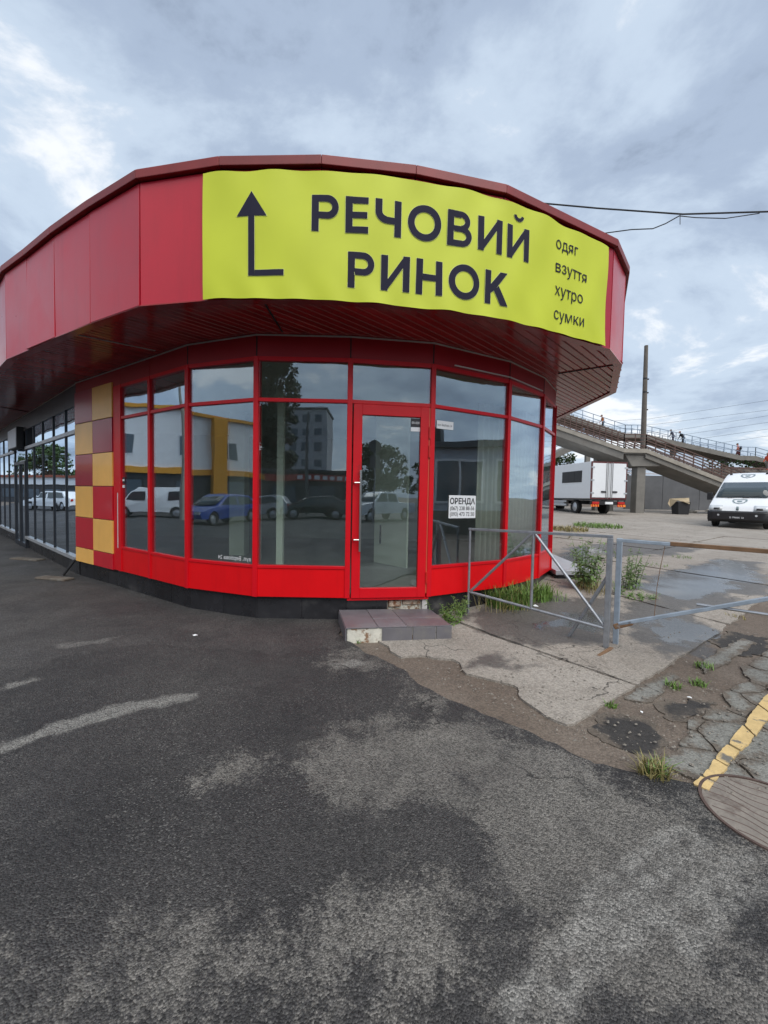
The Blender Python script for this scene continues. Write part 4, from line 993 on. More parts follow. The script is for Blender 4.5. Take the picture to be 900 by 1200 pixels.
for k in range(-6, 7):
    w0 = k * .05; ps = []
    for i in range(61):
        s = -mr_ + 2 * mr_ * i / 60; w = w0 + .014 * math.sin(s * 24 + k * .9) + .020 * math.sin(s * 8 + 1 + k * .25)
        if s * s + w * w < (mr_ - .03) ** 2: ps.append(Vector((mx, my, zc - .006)) + ud * s + wd * w)
    if len(ps) > 4: MB().tube([q_ - Vector((0, 0, .0015)) for q_ in ps], .0045, 6).build('wavy_rib', M_iron, mh, smooth=True)

# ------------------------------------------------------------------ vegetation
def blades(loc, n, h, spread, mat, name, label, cat='grass tuft', lean=.5, wid=.006, group=None, el=(1, 1)):
    t = thing(name, loc, label, cat, group); mb = MB(); loc = Vector(loc)
    for _ in range(n):
        a = rnd.uniform(0, 2 * PI); rr = spread * math.sqrt(rnd.random()); p = loc + Vector((math.cos(a) * rr * el[0], math.sin(a) * rr * el[1], -.01)); p.z = gz(p.x, p.y) + (.008 if spread > .3 else loc.z - gz(loc.x, loc.y) - .005)
        b = rnd.uniform(0, 2 * PI); hh = h * rnd.uniform(.45, 1.1); ln = hh * lean * rnd.uniform(.2, 1.2); d = Vector((math.cos(b), math.sin(b), 0)); s = Vector((-d.y, d.x, 0)) * wid
        p1 = p + d * ln * .35 + Vector((0, 0, hh * .6)); p2 = p + d * ln + Vector((0, 0, hh * (1 - .25 * rnd.random())))
        mb.add([p - s, p + s, p1 - s * .8, p1 + s * .8, p2], [(0, 1, 3, 2), (2, 3, 4)])
    mb.build('blades', mat, t, fixn=False)['kind'] = 'stuff'; return t
def weed(loc, stems, h, spread, leaf, label, mat=None, name='weed_plant', dens=22, bend=.3):
    t = thing(name, loc, label, 'weed'); mb = MB(); ms = MB(); loc = Vector(loc)
    for _ in range(stems):
        a = rnd.uniform(0, 2 * PI); rr = spread * rnd.random(); b0 = loc + Vector((math.cos(a) * rr, math.sin(a) * rr, -.01)); hh = h * rnd.uniform(.55, 1.05); bd = Vector((math.cos(a), math.sin(a), 0)) * hh * bend * rnd.uniform(.3, 1)
        cv = [b0 + bd * (k / 6) ** 1.6 + Vector((0, 0, hh * k / 6)) for k in range(7)]
        ms.tube(cv, [.006 * (1 - .12 * k) for k in range(7)], 5)
        for k in range(dens):
            f = rnd.uniform(.12, 1); q = cv[min(5, int(f * 6))].lerp(cv[min(6, int(f * 6) + 1)], f * 6 - int(f * 6)); an = rnd.uniform(0, 2 * PI); L = leaf * rnd.uniform(.5, 1.15) * (1.1 - .5 * f)
            d = Vector((math.cos(an), math.sin(an), rnd.uniform(-.25, .7))).normalized(); sd_ = d.cross(Vector((0, 0, 1))).normalized() * L * .15
            m1 = q + d * L * .5 + Vector((0, 0, .05 * L)); e = q + d * L - Vector((0, 0, .22 * L)); mb.add([q, m1 - sd_, e, m1 + sd_], [(0, 1, 2, 3)])
    ms.build('stem', M_leaf, t, fixn=False)['kind'] = 'stuff'; mb.build('leaves', mat or M_leaf, t, fixn=False)['kind'] = 'stuff'; return t
def gl(px, py): p = gp(px, py); return p
weed(gl(523, 730), 16, .30, .17, .075, 'bushy green weed growing between step and railing post', M_grass, dens=26, bend=.5)
weed(gl(541, 722), 7, .34, .08, .10, 'broad leaved weed beside the left railing post', M_leaf, dens=14, bend=.4)
blades(gl(597, 712), 420, .36, .24, M_grass, 'grass_clump', 'long green grass clump under red sill behind the railing', lean=.7, wid=.006, el=(1.3, .7))
blades(gl(627, 702), 320, .30, .22, M_grass, 'grass_clump', 'green grass clump at right end of red sill', lean=.6, wid=.006)
weed(gl(686, 690), 18, .84, .22, .15, 'tall willowy weed standing behind the railing post', M_leaf, dens=42, bend=.35)
weed(gl(733, 690), 14, .66, .18, .11, 'thin tall weed right of the gate post', M_leaf, dens=34, bend=.3)
weed(gl(752, 703), 12, .14, .22, .07, 'low leafy weed patch at edge of the puddle', M_grass, dens=18, bend=.9)
weed(gl(725, 697), 10, .18, .20, .08, 'low leafy weed patch at foot of gate post', M_grass, dens=18, bend=.9)
for px, py, lab, nn, h, sp, mt in ((765, 912, 'yellowing grass tuft at asphalt edge near manhole', 110, .13, .07, M_dry), (788, 806, 'small green tuft in cracked concrete, left of a close pair', 60, .07, .06, M_grass), (818, 803, 'small green tuft in cracked concrete, right of a close pair', 60, .07, .06, M_grass),
                          (824, 783, 'green tuft on bare soil beyond the paired tufts', 70, .08, .08, M_grass), (716, 828, 'tiny tuft at lower tip of pale slab', 40, .05, .04, M_grass), (488, 748, 'thin grass growing at foot of the step', 60, .09, .07, M_grass), (420, 752, 'sparse grass at crumbled corner of step', 50, .07, .06, M_grass),
                          (862, 724, 'dry tuft in slab joint below gate', 40, .07, .10, M_dry), (800, 655, 'green tuft in far slab joint', 60, .12, .22, M_grass), (770, 664, 'green tuft in slab joint nearer the weeds', 50, .10, .2, M_grass),
                          (700, 618, 'broad patch of grass before white truck', 500, .22, .9, M_grass), (665, 622, 'yellowish grass patch close to pavilion end', 400, .2, .7, M_dry)):
    blades(gl(px, py), nn, h, sp, mt, 'grass_tuft', lab, lean=.9, wid=.004 if sp < .3 else .012)
blades(gl(765, 912) + Vector((.03, .02, 0)), 60, .11, .06, M_grass, 'grass_tuft', 'short green tuft mixed with the yellowing one near manhole', lean=.9, wid=.004)
for px, py, lab, L_ in ((64, 680, 'worn pale kerb stone on asphalt near checkerboard corner', .62), (32, 657, 'worn pale kerb stone on asphalt before far shop door', .75)):
    p = gp(px, py); t = thing('kerb_stone', p, lab, 'kerb stone'); MB().bar(p + Vector((-L_ / 2, L_ * .12, .03)), p + Vector((L_ / 2, -L_ * .12, .03)),   .20, .045).build('stone', MATS['slab_remnant'], t, bevel=.02)
blades(gl(590, 716), 90, .34, .25, M_dry, 'grass_clump', 'dry straw blades mixed in the long grass behind railing', lean=1.0, wid=.003, el=(1.5, .7))
blades(gl(690, 694), 120, .30, .26, M_dry, 'grass_clump', 'dry straw blades at foot of the tall willowy weed', lean=1.0, wid=.003)
blades(gl(640, 700), 120, .16, .3, M_grass, 'grass_clump', 'short sparse grass at building corner right of sill', lean=1.0, wid=.004)
# small litter
for i, (px, py, s, lab) in enumerate(((627, 712, .05, 'white crumpled plastic lid by grass clump'), (808, 821, .018, 'white paper scrap on tar patch'), (752, 838, .012, 'white pebble left of tar patch'), (509, 747, .012, 'white cigarette end before step'), (229, 747, .03, 'pale scrap on asphalt below checkerboard corner'))):
    p = gp(px, py); t = thing('litter_scrap', p + Vector((0, 0, .022)), lab, 'litter'); mb = MB(); n = 7
    vs = [p + Vector((math.cos(2 * PI * k / n) * s * rnd.uniform(.6, 1.2), math.sin(2 * PI * k / n) * s * rnd.uniform(.5, 1), rnd.uniform(.022, .03))) for k in range(n)] + [p + Vector((0, 0, .026 + s * .35))]
    mb.add(vs, [(k, (k + 1) % n, n) for k in range(n)] + [tuple(range(n))[::-1]]).build('scrap', M_paper, t)
# loose stones on the soil (too many to count)
mb = MB()
def stone(p, s):
    n = 5; vs = [p + Vector((math.cos(2 * PI * k / n) * s * rnd.uniform(.6, 1.2), math.sin(2 * PI * k / n) * s * rnd.uniform(.6, 1.2), 0)) for k in range(n)] + [p + Vector((0, 0, s * rnd.uniform(.4, .9)))]
    mb.add(vs, [(k, (k + 1) % n, n) for k in range(n)])
for _ in range(2600):
    t = rnd.random(); k = rnd.randint(2, 14); e = gp(*EDGE[k]).lerp(gp(*EDGE[k + 1]), t) if False else None
    px, py = rnd.uniform(440, 900), rnd.uniform(740, 935)
    if py > 772 + (px - 440) * .42 or py < 735: continue
    p = gp(px, py); stone(p + Vector((0, 0, .001 if rnd.random() < .5 else .022)), rnd.choice((.004, .005, .006, .008, .012)))
o = mb.build('loose_gravel', PM('gravel', (.20, .18, .155), .9, var=.5, scale=30), None, fixn=False); tag(o, 'loose gravel scattered over soil and slabs by the railing', 'gravel', kind='stuff')

# ------------------------------------------------------------------ trees
def tree(name, label, loc, h, crown, leaf, n, mat, trunk=.12, group=None, base=.25):
    t = thing(name, loc, label, 'tree', group); loc = Vector(loc); R = random.Random(hash(label) % 999 if False else len(label) * 7 + int(loc.x * 3))
    mb = MB(); mb.tube([loc + Vector((R.uniform(-.1, .1) * k, R.uniform(-.1, .1) * k, h * .8 * k / 4)) for k in range(5)], [trunk * (1 - .2 * k) for k in range(5)], 7)
    cl = []
    for k in range(max(14, n // 70)):
        a = R.uniform(0, 2 * PI); f = R.random(); z = h * (base + (1 - base) * f); rr = crown * (math.sin(PI * min(1, .12 + .8 * f)) ** .7) * math.sqrt(R.random())
        c = loc + Vector((math.cos(a) * rr, math.sin(a) * rr, z)); cl.append((c, R.uniform(.22, .42) * min(crown, h * .3)))
        if k % 2 == 0: mb.tube([loc + Vector((0, 0, z * .6)), c], [trunk * .35, .02], 5)
    mb.build('trunk', M_bark, t, smooth=True, fixn=False)
    mb = MB()
    for _ in range(n):
        c, rr = R.choice(cl); v = Vector((R.gauss(0, 1), R.gauss(0, 1), R.gauss(0, .8))); p = c + v.normalized() * rr * R.random() ** .4
        d = Vector((R.gauss(0, 1), R.gauss(0, 1), R.gauss(0, .6))).normalized(); u = d.cross(Vector((R.random(), R.random(), R.random()))).normalized(); s = leaf * R.uniform(.6, 1.3)
        mb.add([p - d * s, p + u * s * .5, p + d * s, p - u * s * .5], [(0, 1, 2, 3)])
    mb.build('crown', mat, t, fixn=False)['kind'] = 'stuff'; return t

# ------------------------------------------------------------------ vehicles
def arch(cx, r, z0, n=7): return [(cx - r * math.cos(PI * k / n), z0 + r * math.sin(PI * k / n)) for k in range(n + 1)]
def wheel(root, x, y, r, w, side):
    t = MB().lathe((x, y - side * w / 2, r), (0, side, 0), [(0, r * .7), (0, r * .93), (w * .15, r), (w * .85, r), (w, r * .93), (w, r * .68), (w * .8, r * .62)], 24).build('wheel', M_rubber, root, smooth=True, local=True)
    m = MB().lathe((x, y + side * w * .12, r), (0, side, 0), [(0, r * .66), (w * .2, r * .64), (w * .24, r * .3), (w * .32, r * .16)], 20); m.build('rim', M_rim, t, smooth=True, local=True)
def car_body(root, prof, hw, mat, name='body'):
    cx = sum(p[0] for p in prof) / len(prof); cz = sum(p[1] for p in prof) / len(prof)
    st = [(-1, .07), (-.985, .03), (-.93, .008), (-.7, 0), (0, -.012), (.7, 0), (.93, .008), (.985, .03), (1, .07)]; vs = []; n = len(prof)
    for w, ins in st:
        for x, z in prof:
            d = Vector((cx - x, (cz - z) * .6)); L = d.length or 1; x2, z2 = x + d.x / L * ins, z + d.y / L * ins; vs.append((x2, w * hw(z), z2))
    fs = [(j * n + k, j * n + (k + 1) % n, (j + 1) * n + (k + 1) % n, (j + 1) * n + k) for j in range(len(st) - 1) for k in range(n)]
    fs += [tuple(range(n))[::-1], tuple((len(st) - 1) * n + k for k in range(n))]
    return MB().add(vs, fs).build(name, mat, root, smooth=True, local=True, angle=28)
def patch(root, pts, hw, w0, w1, mat, name, off=.008, nw=6):   # strip over profile points (x,z), between lateral fractions
    vs = []; n = len(pts)
    for i, (x, z) in enumerate(pts):
        a, b = pts[max(0, i - 1)], pts[min(n - 1, i + 1)]; tx, tz = b[0] - a[0], b[1] - a[1]; L = math.hypot(tx, tz); nx_, nz_ = tz / L, -tx / L
        if nx_ < 0 and False: nx_, nz_ = -nx_, -nz_
        for k in range(nw + 1):
            w = w0 + (w1 - w0) * k / nw; cur = .05 * max(0, abs(w) - .5)
            vs.append((x + nx_ * off - cur * (1 if nx_ > 0 else -1) * .6, w * hw(z), z + nz_ * off))
    fs = [(i * (nw + 1) + k, i * (nw + 1) + k + 1, (i + 1) * (nw + 1) + k + 1, (i + 1) * (nw + 1) + k) for i in range(n - 1) for k in range(nw)]
    o = MB().add(vs, fs).build(name, mat, root, smooth=True, local=True, fixn=False); md = o.modifiers.new('thick', 'SOLIDIFY'); md.thickness = .012; md.offset = 0; return o
def side_poly(root, poly, hw, side, mat, name, off=.006):
    mb = MB(); n = len(poly); vs = [(x, side * (hw(z) * 1.0 + off), z) for x, z in poly] + [(x, side * (hw(z) - .03), z) for x, z in poly]
    return mb.add(vs, [tuple(range(n)), tuple(range(n, 2 * n))[::-1]] + [(i, (i + 1) % n, n + (i + 1) % n, n + i) for i in range(n)]).build(name, mat, root, local=True)

# white high-roof van facing the camera on the right
vg = gp(866, 619); face = math.atan2(-vg.y, -vg.x) - math.radians(9)
vfront = Vector((vg.x, vg.y, 0)); vd = Vector((math.cos(face), math.sin(face), 0)); vc = vfront - vd * 2.0
van = thing('delivery_van', (vc.x, vc.y, gz(vfront.x, vfront.y) + .018), 'white high-roof van with shield emblems parked at right edge', 'van', rz=face)
vhw = lambda z: 1.0 - .24 * max(0, (z - 1.0) / 1.45) ** 1.2 - .04 * max(0, .5 - z)
vprof = [(2.50, .30), (2.58, .40), (2.58, .66), (2.52, .72), (2.47, .86), (2.34, .98), (1.92, 1.27), (1.02, 2.0), (.78, 2.2), (.50, 2.37), (.15, 2.46), (-2.3, 2.48), (-2.48, 2.38), (-2.55, 1.2), (-2.55, .45), (-2.5, .32)] + arch(-1.6, .42, .32) + [(0, .30)] + arch(1.75, .42, .32)
car_body(van, vprof, vhw, M_vwhite)
patch(van, [(2.50, .27), (2.585, .38), (2.585, .66), (2.54, .715)], vhw, -1.0, 1.0, M_vblack, 'bumper', .02, 10)
patch(van, [(1.89, 1.295), (1.47, 1.635), (1.05, 1.975)], vhw, -.90, .90, M_carglass, 'windscreen', .035, 8)
for s in (-1, 1):
    patch(van, [(2.515, .745), (2.475, .85), (2.37, .96)], vhw, s * .52, s * .97, M_lamp, 'headlight', .014, 4)
    patch(van, [(2.505, .77), (2.478, .85)], vhw, s * .60, s * .80, M_vblack, 'headlight_bezel', .022, 2)
    side_poly(van, [(1.68, 1.30), (.95, 1.93), (.35, 1.93), (.35, 1.30)], vhw, s, M_carglass, 'side_window')
    m = MB(); m.box(1.52, 1.68, min(s * 1.05, s * 1.24), max(s * 1.05, s * 1.24), 1.20, 1.52); m.bar((1.60, s * .92, 1.3), (1.60, s * 1.08, 1.35), .04, .04); m.build('mirror', M_vblack, van, local=True, bevel=.02)
    for x in (1.75, -1.6): wheel(van, x, s * .86, .34, .2, s)
    m = MB(); m.tube([(1.95, s * .25 - .2, 1.31), (1.86, s * .25 + .35, 1.39)], .012, 6); m.build('wiper', M_vblack, van, local=True)
    MB().lathe((2.60, s * .62, .55), (1, 0, 0), [(0, .045), (.012, .04)], 12).build('fog_lamp', M_lamp, van, local=True)
MB().box(2.60, 2.615, -.27, .27, .40, .51).build('number_plate', M_vblack, van, local=True)
v, f = text_mesh('Б 7990К 12', .01, .46, .07); place_text('plate_lettering', v, f, lambda x, y: FR[van] @ Vector((2.617, -.23 + x, .42 + y)), M_paper, van)
MB().lathe((.45, -.62, 2.36), (0, 0, 1), [(0, .05), (.07, .05), (.09, .02)], 10).build('roof_lamp', M_vblack, van, local=True, smooth=True)
MB().lathe((.45, .62, 2.36), (0, 0, 1), [(0, .05), (.07, .05), (.09, .02)], 10).build('roof_lamp', M_vblack, van, local=True, smooth=True)
M_emb = PM('grey_green_emblem', (.20, .26, .28), .5)
def shield(cy, p0, p1, s):      # on the sloping surface p0(low)->p1(high), points (x,z)
    d = Vector((p1[0] - p0[0], 0, p1[1] - p0[1])).normalized(); nrm_ = Vector((d.z, 0, -d.x)); c = Vector(((p0[0] + p1[0]) / 2, cy, (p0[1] + p1[1]) / 2)) + nrm_ * .024
    out = [(-.5, .45), (.5, .45), (.55, .1), (.35, -.3), (0, -.5), (-.35, -.3), (-.55, .1)]; n = len(out)
    P = lambda u, w, k: tuple(c + Vector((0, u * s * k, 0)) + d * (w * s * .8 * k))
    MB().add([P(u, w, 1) for u, w in out] + [P(u, w, .78) for u, w in out], [(i, (i + 1) % n, n + (i + 1) % n, n + i) for i in range(n)]).build('emblem', M_emb, van, local=True, fixn=False)
    MB().add([P(u, w, .34) for u, w in out], [tuple(range(n))]).build('emblem_mark', M_emb, van, local=True, fixn=False)
shield(0.0, (2.34, .98), (1.92, 1.27), .46); shield(-.0, (.78, 2.2), (.50, 2.37), .46)
patch(van, [(2.51, .76), (2.485, .92)], vhw, -.04, .04, M_emb, 'badge', .016, 1)

# box truck seen from behind
tl, tr_ = gp(690, 604), gp(733, 604)
tc_ = (tl + tr_) / 2; trk_dir = math.radians(97)
trk = thing('box_truck', (tc_.x, tc_.y, gz(tc_.x, tc_.y) + .018), 'white box truck with side window and double rear doors below footbridge', 'truck', rz=trk_dir)
TW, TL_, z0, z1 = 1.17, 7.0, .98, 3.22
m = MB().box(0.0, TL_, -TW, TW, z0, z1); m.build('cargo_box', M_vwhite, trk, local=True, bevel=.03)
M_rframe = PM('maroon_frame', (.10, .02, .02), .5)
m = MB(); m.box(-.03, .02, -TW, -TW + .07, z0 - .02, z1); m.box(-.03, .02, TW - .07, TW, z0 - .02, z1); m.box(-.03, .02, -TW + .07, TW - .07, z1 - .09, z1); m.box(-.03, .02, -TW + .07, TW - .07, z0 - .02, z0 + .07); m.build('rear_frame', M_rframe, trk, local=True)
for s in (-1, 1):
    d_ = MB().box(-.05, -.002, min(s * .03, s * (TW - .09)), max(s * .03, s * (TW - .09)), z0 + .08, z1 - .1).build('rear_door', M_vwhite, trk, local=True, bevel=.008)
    for yy in (.10, .20): MB().tube([(-.075, s * yy, z0 + .0), (-.075, s * yy, z1 - .04)], .016, 6).build('locking_rod', M_steel, d_, local=True)
    for zz in (z0 + .35, (z0 + z1) / 2, z1 - .35): MB().box(-.07, -.03, min(s * (TW - .2), s * (TW + .01)), max(s * (TW - .2), s * (TW + .01)), zz - .04, zz + .04).build('hinge', M_alu, d_, local=True)
    MB().box(-.10, -.06, min(s * .2, s * .52), max(s * .2, s * .52), z0 + .38, z0 + .47).build('door_handle', M_vblack, d_, local=True)
    m = MB().box(-.06, .0, min(s * .62, s * 1.12), max(s * .62, s * 1.12), .50, .64); m.build('reflector_board', M_orange, trk, local=True)
    m = MB()
    for k in range(3):
        y = s * (.66 + .16 * k); m.add([(-.065, y, .50), (-.065, y + .07, .50), (-.065, y + .12, .64), (-.065, y + .05, .64)], [(0, 1, 2, 3)])
    m.build('reflector_stripe', M_red, trk, local=True, fixn=False)
    MB().box(-.08, .0, min(s * .62, s * 1.05), max(s * .62, s * 1.05), .66, .80).build('tail_light', M_red, trk, local=True, bevel=.01)
    for x in (1.75, 6.9): wheel(trk, x, s * .95, .45, .28, s)
MB().box(.9, 3.1, TW + .002, TW + .02, 2.0, 2.72).build('side_window', M_vblack, trk, local=True)
for k in range(3): MB().box(.96 + k * .71, 1.60 + k * .71, TW + .021, TW + .026, 2.06, 2.66).build('pane', M_vblack, trk, local=True)
m = MB(); m.box(.1, 9.2, -.45, -.33, .62, .86); m.box(.1, 9.2, .33, .45, .62, .86); m.box(0, .12, -1.1, 1.1, .62, .84); m.build('chassis', M_vblack, trk, local=True)
m = MB(); m.box(.0, 7, -TW + .02, TW - .02, .88, .975); m.build('subframe', M_vblack, trk, local=True)
m = MB(); m.box(3.0, 5.6, .7, 1.05, .45, .82); m.build('fuel_tank', M_alu, trk, local=True, bevel=.05)
m = MB(); m.box(2.6, 6.3, 1.08, 1.14, .5, .62); m.box(2.6, 6.3, 1.08, 1.14, .74, .84); m.build('side_guard', M_alu, trk, local=True)
MB().box(-.05, .02, -.30, .20, .66, .80).build('number_plate', M_paper, trk, local=True)
cabp = [(7.15, .5), (7.15, 2.6), (7.5, 2.75), (8.3, 2.7), (8.75, 1.75), (8.9, 1.6), (8.95, .5)]
m = MB(); n = len(cabp); m.add([(x, -1.05, z) for x, z in cabp] + [(x, 1.05, z) for x, z in cabp], [tuple(range(n)), tuple(range(n, 2 * n))[::-1]] + [(i, (i + 1) % n, n + (i + 1) % n, n + i) for i in range(n)]); m.build('cab', M_vwhite, trk, local=True, bevel=.05)
MB().box(7.6, 8.3, 1.05, 1.06, 1.75, 2.45).build('cab_window', M_carglass, trk, local=True)
for k in range(2): MB().box(-.12, -.05, -.10 + .06 * k, -.08 + .06 * k, .3, .6) if False else None

# ------------------------------------------------------------------ footbridge
fb = thing('footbridge', gp(753, 602), 'concrete stair footbridge with brown and blue railings behind the truck', 'footbridge')
YB = gp(753, 602).y
def beam(p, q, th, w, name, mat, cop=True):   # flight: side profile line p->q (top, near edge), vertical thickness th, depth w
    p, q = Vector(p), Vector(q); dz = Vector((0, 0, -th)); dy = Vector((0, w, 0))
    o = MB().hexa([p + dz, q + dz, q + dz + dy, p + dz + dy], [p, q, q + dy, p + dy]).build(name, mat, fb)
    if cop:
        c0 = Vector((0, -.10, 0)); up = Vector((0, 0, .003)); t2 = Vector((0, 0, -.26))
        MB().hexa([p + c0 + t2, q + c0 + t2, q - Vector((0, .001, 0)) + t2, p - Vector((0, .001, 0)) + t2], [p + c0 + up, q + c0 + up, q + up - Vector((0, .001, 0)), p + up - Vector((0, .001, 0))]).build('stringer', M_concl, fb)
    return o
def treads(p, q, w, n):
    p, q = Vector(p), Vector(q); m = MB()
    for k in range(n):
        a, b = p.lerp(q, k / n), p.lerp(q, (k + 1) / n); zt_ = max(a.z, b.z); m.box(min(a.x, b.x), max(a.x, b.x), a.y + .12, a.y + w - .12, min(a.z, b.z) - .02, zt_ + .02)
    m.build('stair_treads', M_conc, fb)['kind'] = 'stuff'
def railing(p, q, h, n, mat, name, rails=3, r=.025, dy=0, post_w=.05):
    p, q = Vector(p), Vector(q); o = Vector((0, dy, 0)); root = None; m = MB()
    for k in range(rails):
        hh = h * (k + 1) / rails; m.bar(p + o + Vector((0, 0, hh)), q + o + Vector((0, 0, hh)), r * 2, r * 2)
    root = m.build(name, mat, fb)
    for k in range(n + 1):
        a = p.lerp(q, k / n) + o; MB().bar(a - Vector((0, 0, .05)), a + Vector((0, 0, h)), post_w, post_w, up=(0, 1, 0)).build('post', mat, root)
    return root
L1 = atY(731, 526, YB); L2 = atY(757, 524.5, YB); R1 = atY(850, 562, YB); R2 = R1 + (R1 - L2) * .9
# near flights
lh = atY(745, 526, YB).z
L1.z = lh; L2.z = lh
beam(L1, L2, .35, 2.6, 'landing', M_conc)
beam(L2, R2, .58, 2.4, 'stair_flight', M_conc); treads(L2, R2, 2.4, 34)
LU = atY(651, 498, YB + 1.5); LU2 = LU + (LU - L1) * .9
LU3 = LU2
for a_, b_ in ((L1, LU3),):
    beam(b_, a_, .72, 2.4, 'stair_flight', M_conc); treads(b_, a_, 2.4, 30)
railing(L2, R2, .95, 16, M_brownrail, 'brown_railing', 5, .03); railing(L1, L2, .95, 2, M_brownrail, 'brown_railing', 4, .024); railing(LU3, L1, .95, 22, M_brownrail, 'brown_railing', 6, .028)
railing(L2, R2, .95, 16, M_brownrail, 'brown_railing', 6, .03, 2.35); railing(LU3, L1, .95, 13, M_brownrail, 'brown_railing', 6, .03, 2.35)
pb = gp(753, 602)
MB().box(pb.x - .29, pb.x + .29, YB + .3, YB + .95, pb.z - .1, lh - 1.15).build('pillar', M_conc, fb, bevel=.03)
capz = lh - 1.15
m = MB().hexa([(pb.x - .75, YB + .15, capz), (pb.x + 1.15, YB + .15, capz + .05), (pb.x + 1.15, YB + 2.3, capz + .05), (pb.x - .75, YB + 2.3, capz)], [(pb.x - 1.25, YB + .15, lh - .36), (pb.x + 1.25, YB + .15, lh - .36), (pb.x + 1.25, YB + 2.3, lh - .36), (pb.x - 1.25, YB + 2.3, lh - .36)]); m.build('pillar_cap', M_conc, fb, bevel=.02)
for px in (702.5, 715.5):
    c = atY(px, 530, YB + 2.6); w = .22 if px < 710 else .30
    MB().box(c.x - w, c.x + w, YB + 2.5, YB + 3.0, .3, c.z + .4).build('pillar', M_conc, fb)
# rear, higher flight
YR = YB + 22.0
Q0 = atY(652, 481, YR + .0); Q1 = atY(733, 508, YR); Q2 = atY(755, 506, YR); Q3 = atY(868, 534, YR); Q4 = atY(886, 534.5, YR); Q5 = atY(960, 556, YR)
Q2.z = Q1.z; Q4.z = Q3.z
Q00 = Q0 + (Q0 - Q1) * .7
for a_, b_ in ((Q00, Q1), (Q1, Q2), (Q2, Q3), (Q3, Q4), (Q4, Q5)): beam(a_, b_, .55, 2.6, 'rear_flight', M_conc, False)
treads(Q00, Q1, 2.2, 30); treads(Q2, Q3, 2.2, 30)
for a_, b_, n_ in ((Q00, Q1, 11), (Q1, Q2, 3), (Q2, Q3, 12), (Q3, Q4, 2), (Q4, Q5, 5)):
    railing(a_, b_, 1.05, n_, M_bluerail, 'blue_railing', 2, .028, .1, .055)
    railing(a_, b_, 1.05, n_, M_bluerail, 'blue_railing', 2, .022, 2.5, .05)
for px, yy in ((690, 512), (790, 526), (850, 538)):
    c = atY(px, yy, YR + 1); MB().box(c.x - .25, c.x + .25, YR + .9, YR + 1.4, .3, c.z + .1).build('pillar', M_conc, fb)
# low flight going down to the left behind the truck
E0, E1 = atY(640, 535, YB + 9), atY(684, 515, YB + 9)
E00 = E0 + (E0 - E1) * 1.0
m = MB(); dz = Vector((0, 0, -.55)); dy = Vector((0, 2.4, 0)); m.hexa([E00 + dz, E1 + dz, E1 + dz + dy, E00 + dz + dy], [E00, E1, E1 + dy, E00 + dy]); m.build('stair_flight', M_conc, fb)
railing(E00, E1, .95, 8, M_bluerail, 'blue_railing', 2, .02)
# retaining wall with slatted fence on top
wb = gp(800, 598); YW = wb.y
wl = thing('retaining_wall', (wb.x, YW, wb.z), 'long grey concrete wall topped by pale slatted fence under footbridge', 'wall')
X0, X1 = atY(733, 580, YW).x, atY(980, 580, YW).x; gzw = gz(wb.x, YW)
topz = atY(790, 558, YW).z; k = 0; xx = X0
while xx < X1:
    box(xx + .01, min(X1, xx + 2.98), YW, YW + .25, gzw - .5, topz + rnd.uniform(-.01, .01)).build('wall_panel', M_greywall, wl); xx += 3.0
ftop = atY(790, 534, YW).z
m = MB()
XF = atY(815, 580, YW).x
for z in (topz + .10, topz + .42, topz + .74): m.box(X0, XF, YW + .02, YW + .09, z, z + .14)
m.build('fence_rails', M_lilac, wl)
m = MB(); xx = X0; vs = []; i = 0
while xx < XF: vs += [(xx, YW + .16 + .03 * (i % 2), topz + .9), (xx, YW + .16 + .03 * (i % 2), ftop)]; xx += .14; i += 1
m.add(vs, [(2 * j, 2 * j + 2, 2 * j + 3, 2 * j + 1) for j in range(len(vs) // 2 - 1)]); o = m.build('corrugated_sheet', M_lilac, wl, fixn=False); md = o.modifiers.new('t', 'SOLIDIFY'); md.thickness = .01
xx = X0
while xx < XF: box(xx - .05, xx + .05, YW - .06, YW + .0, topz - .02 if int(xx) % 2 else gzw, ftop).build('fence_post', M_brownrail, wl); xx += 4.2
# concrete pole behind the landing
pt_, pb2 = atY(757.3, 405, YB + 3.2), gp(753, 602)
pol = thing('concrete_pole', (pb2.x + .1, YB + 3.2, gz(pb2.x, YB)), 'tall bare concrete utility pole rising behind the landing', 'pole')
base = Vector((atY(753, 560, YB + 3.2).x, YB + 3.2, gz(pb2.x, YB) - .1))
MB().tube([base, base.lerp(pt_, .5), pt_], [.22, .18, .125], 10).build('shaft', PM('old_pole_concrete', (.13, .115, .10), .9, var=.3, scale=2, bump=.3, bscale=12), pol, smooth=True)
m = MB()
for f in (.62, .72, .80, .45): c = base.lerp(pt_, f); m.lathe(c, (0, 0, 1), [(0, .20 - .06 * f), (.12, .20 - .06 * f)], 10); m.bar(c, c + Vector((.22, -.1, .02)), .06, .09)
m.build('steel_band', M_vblack, pol)
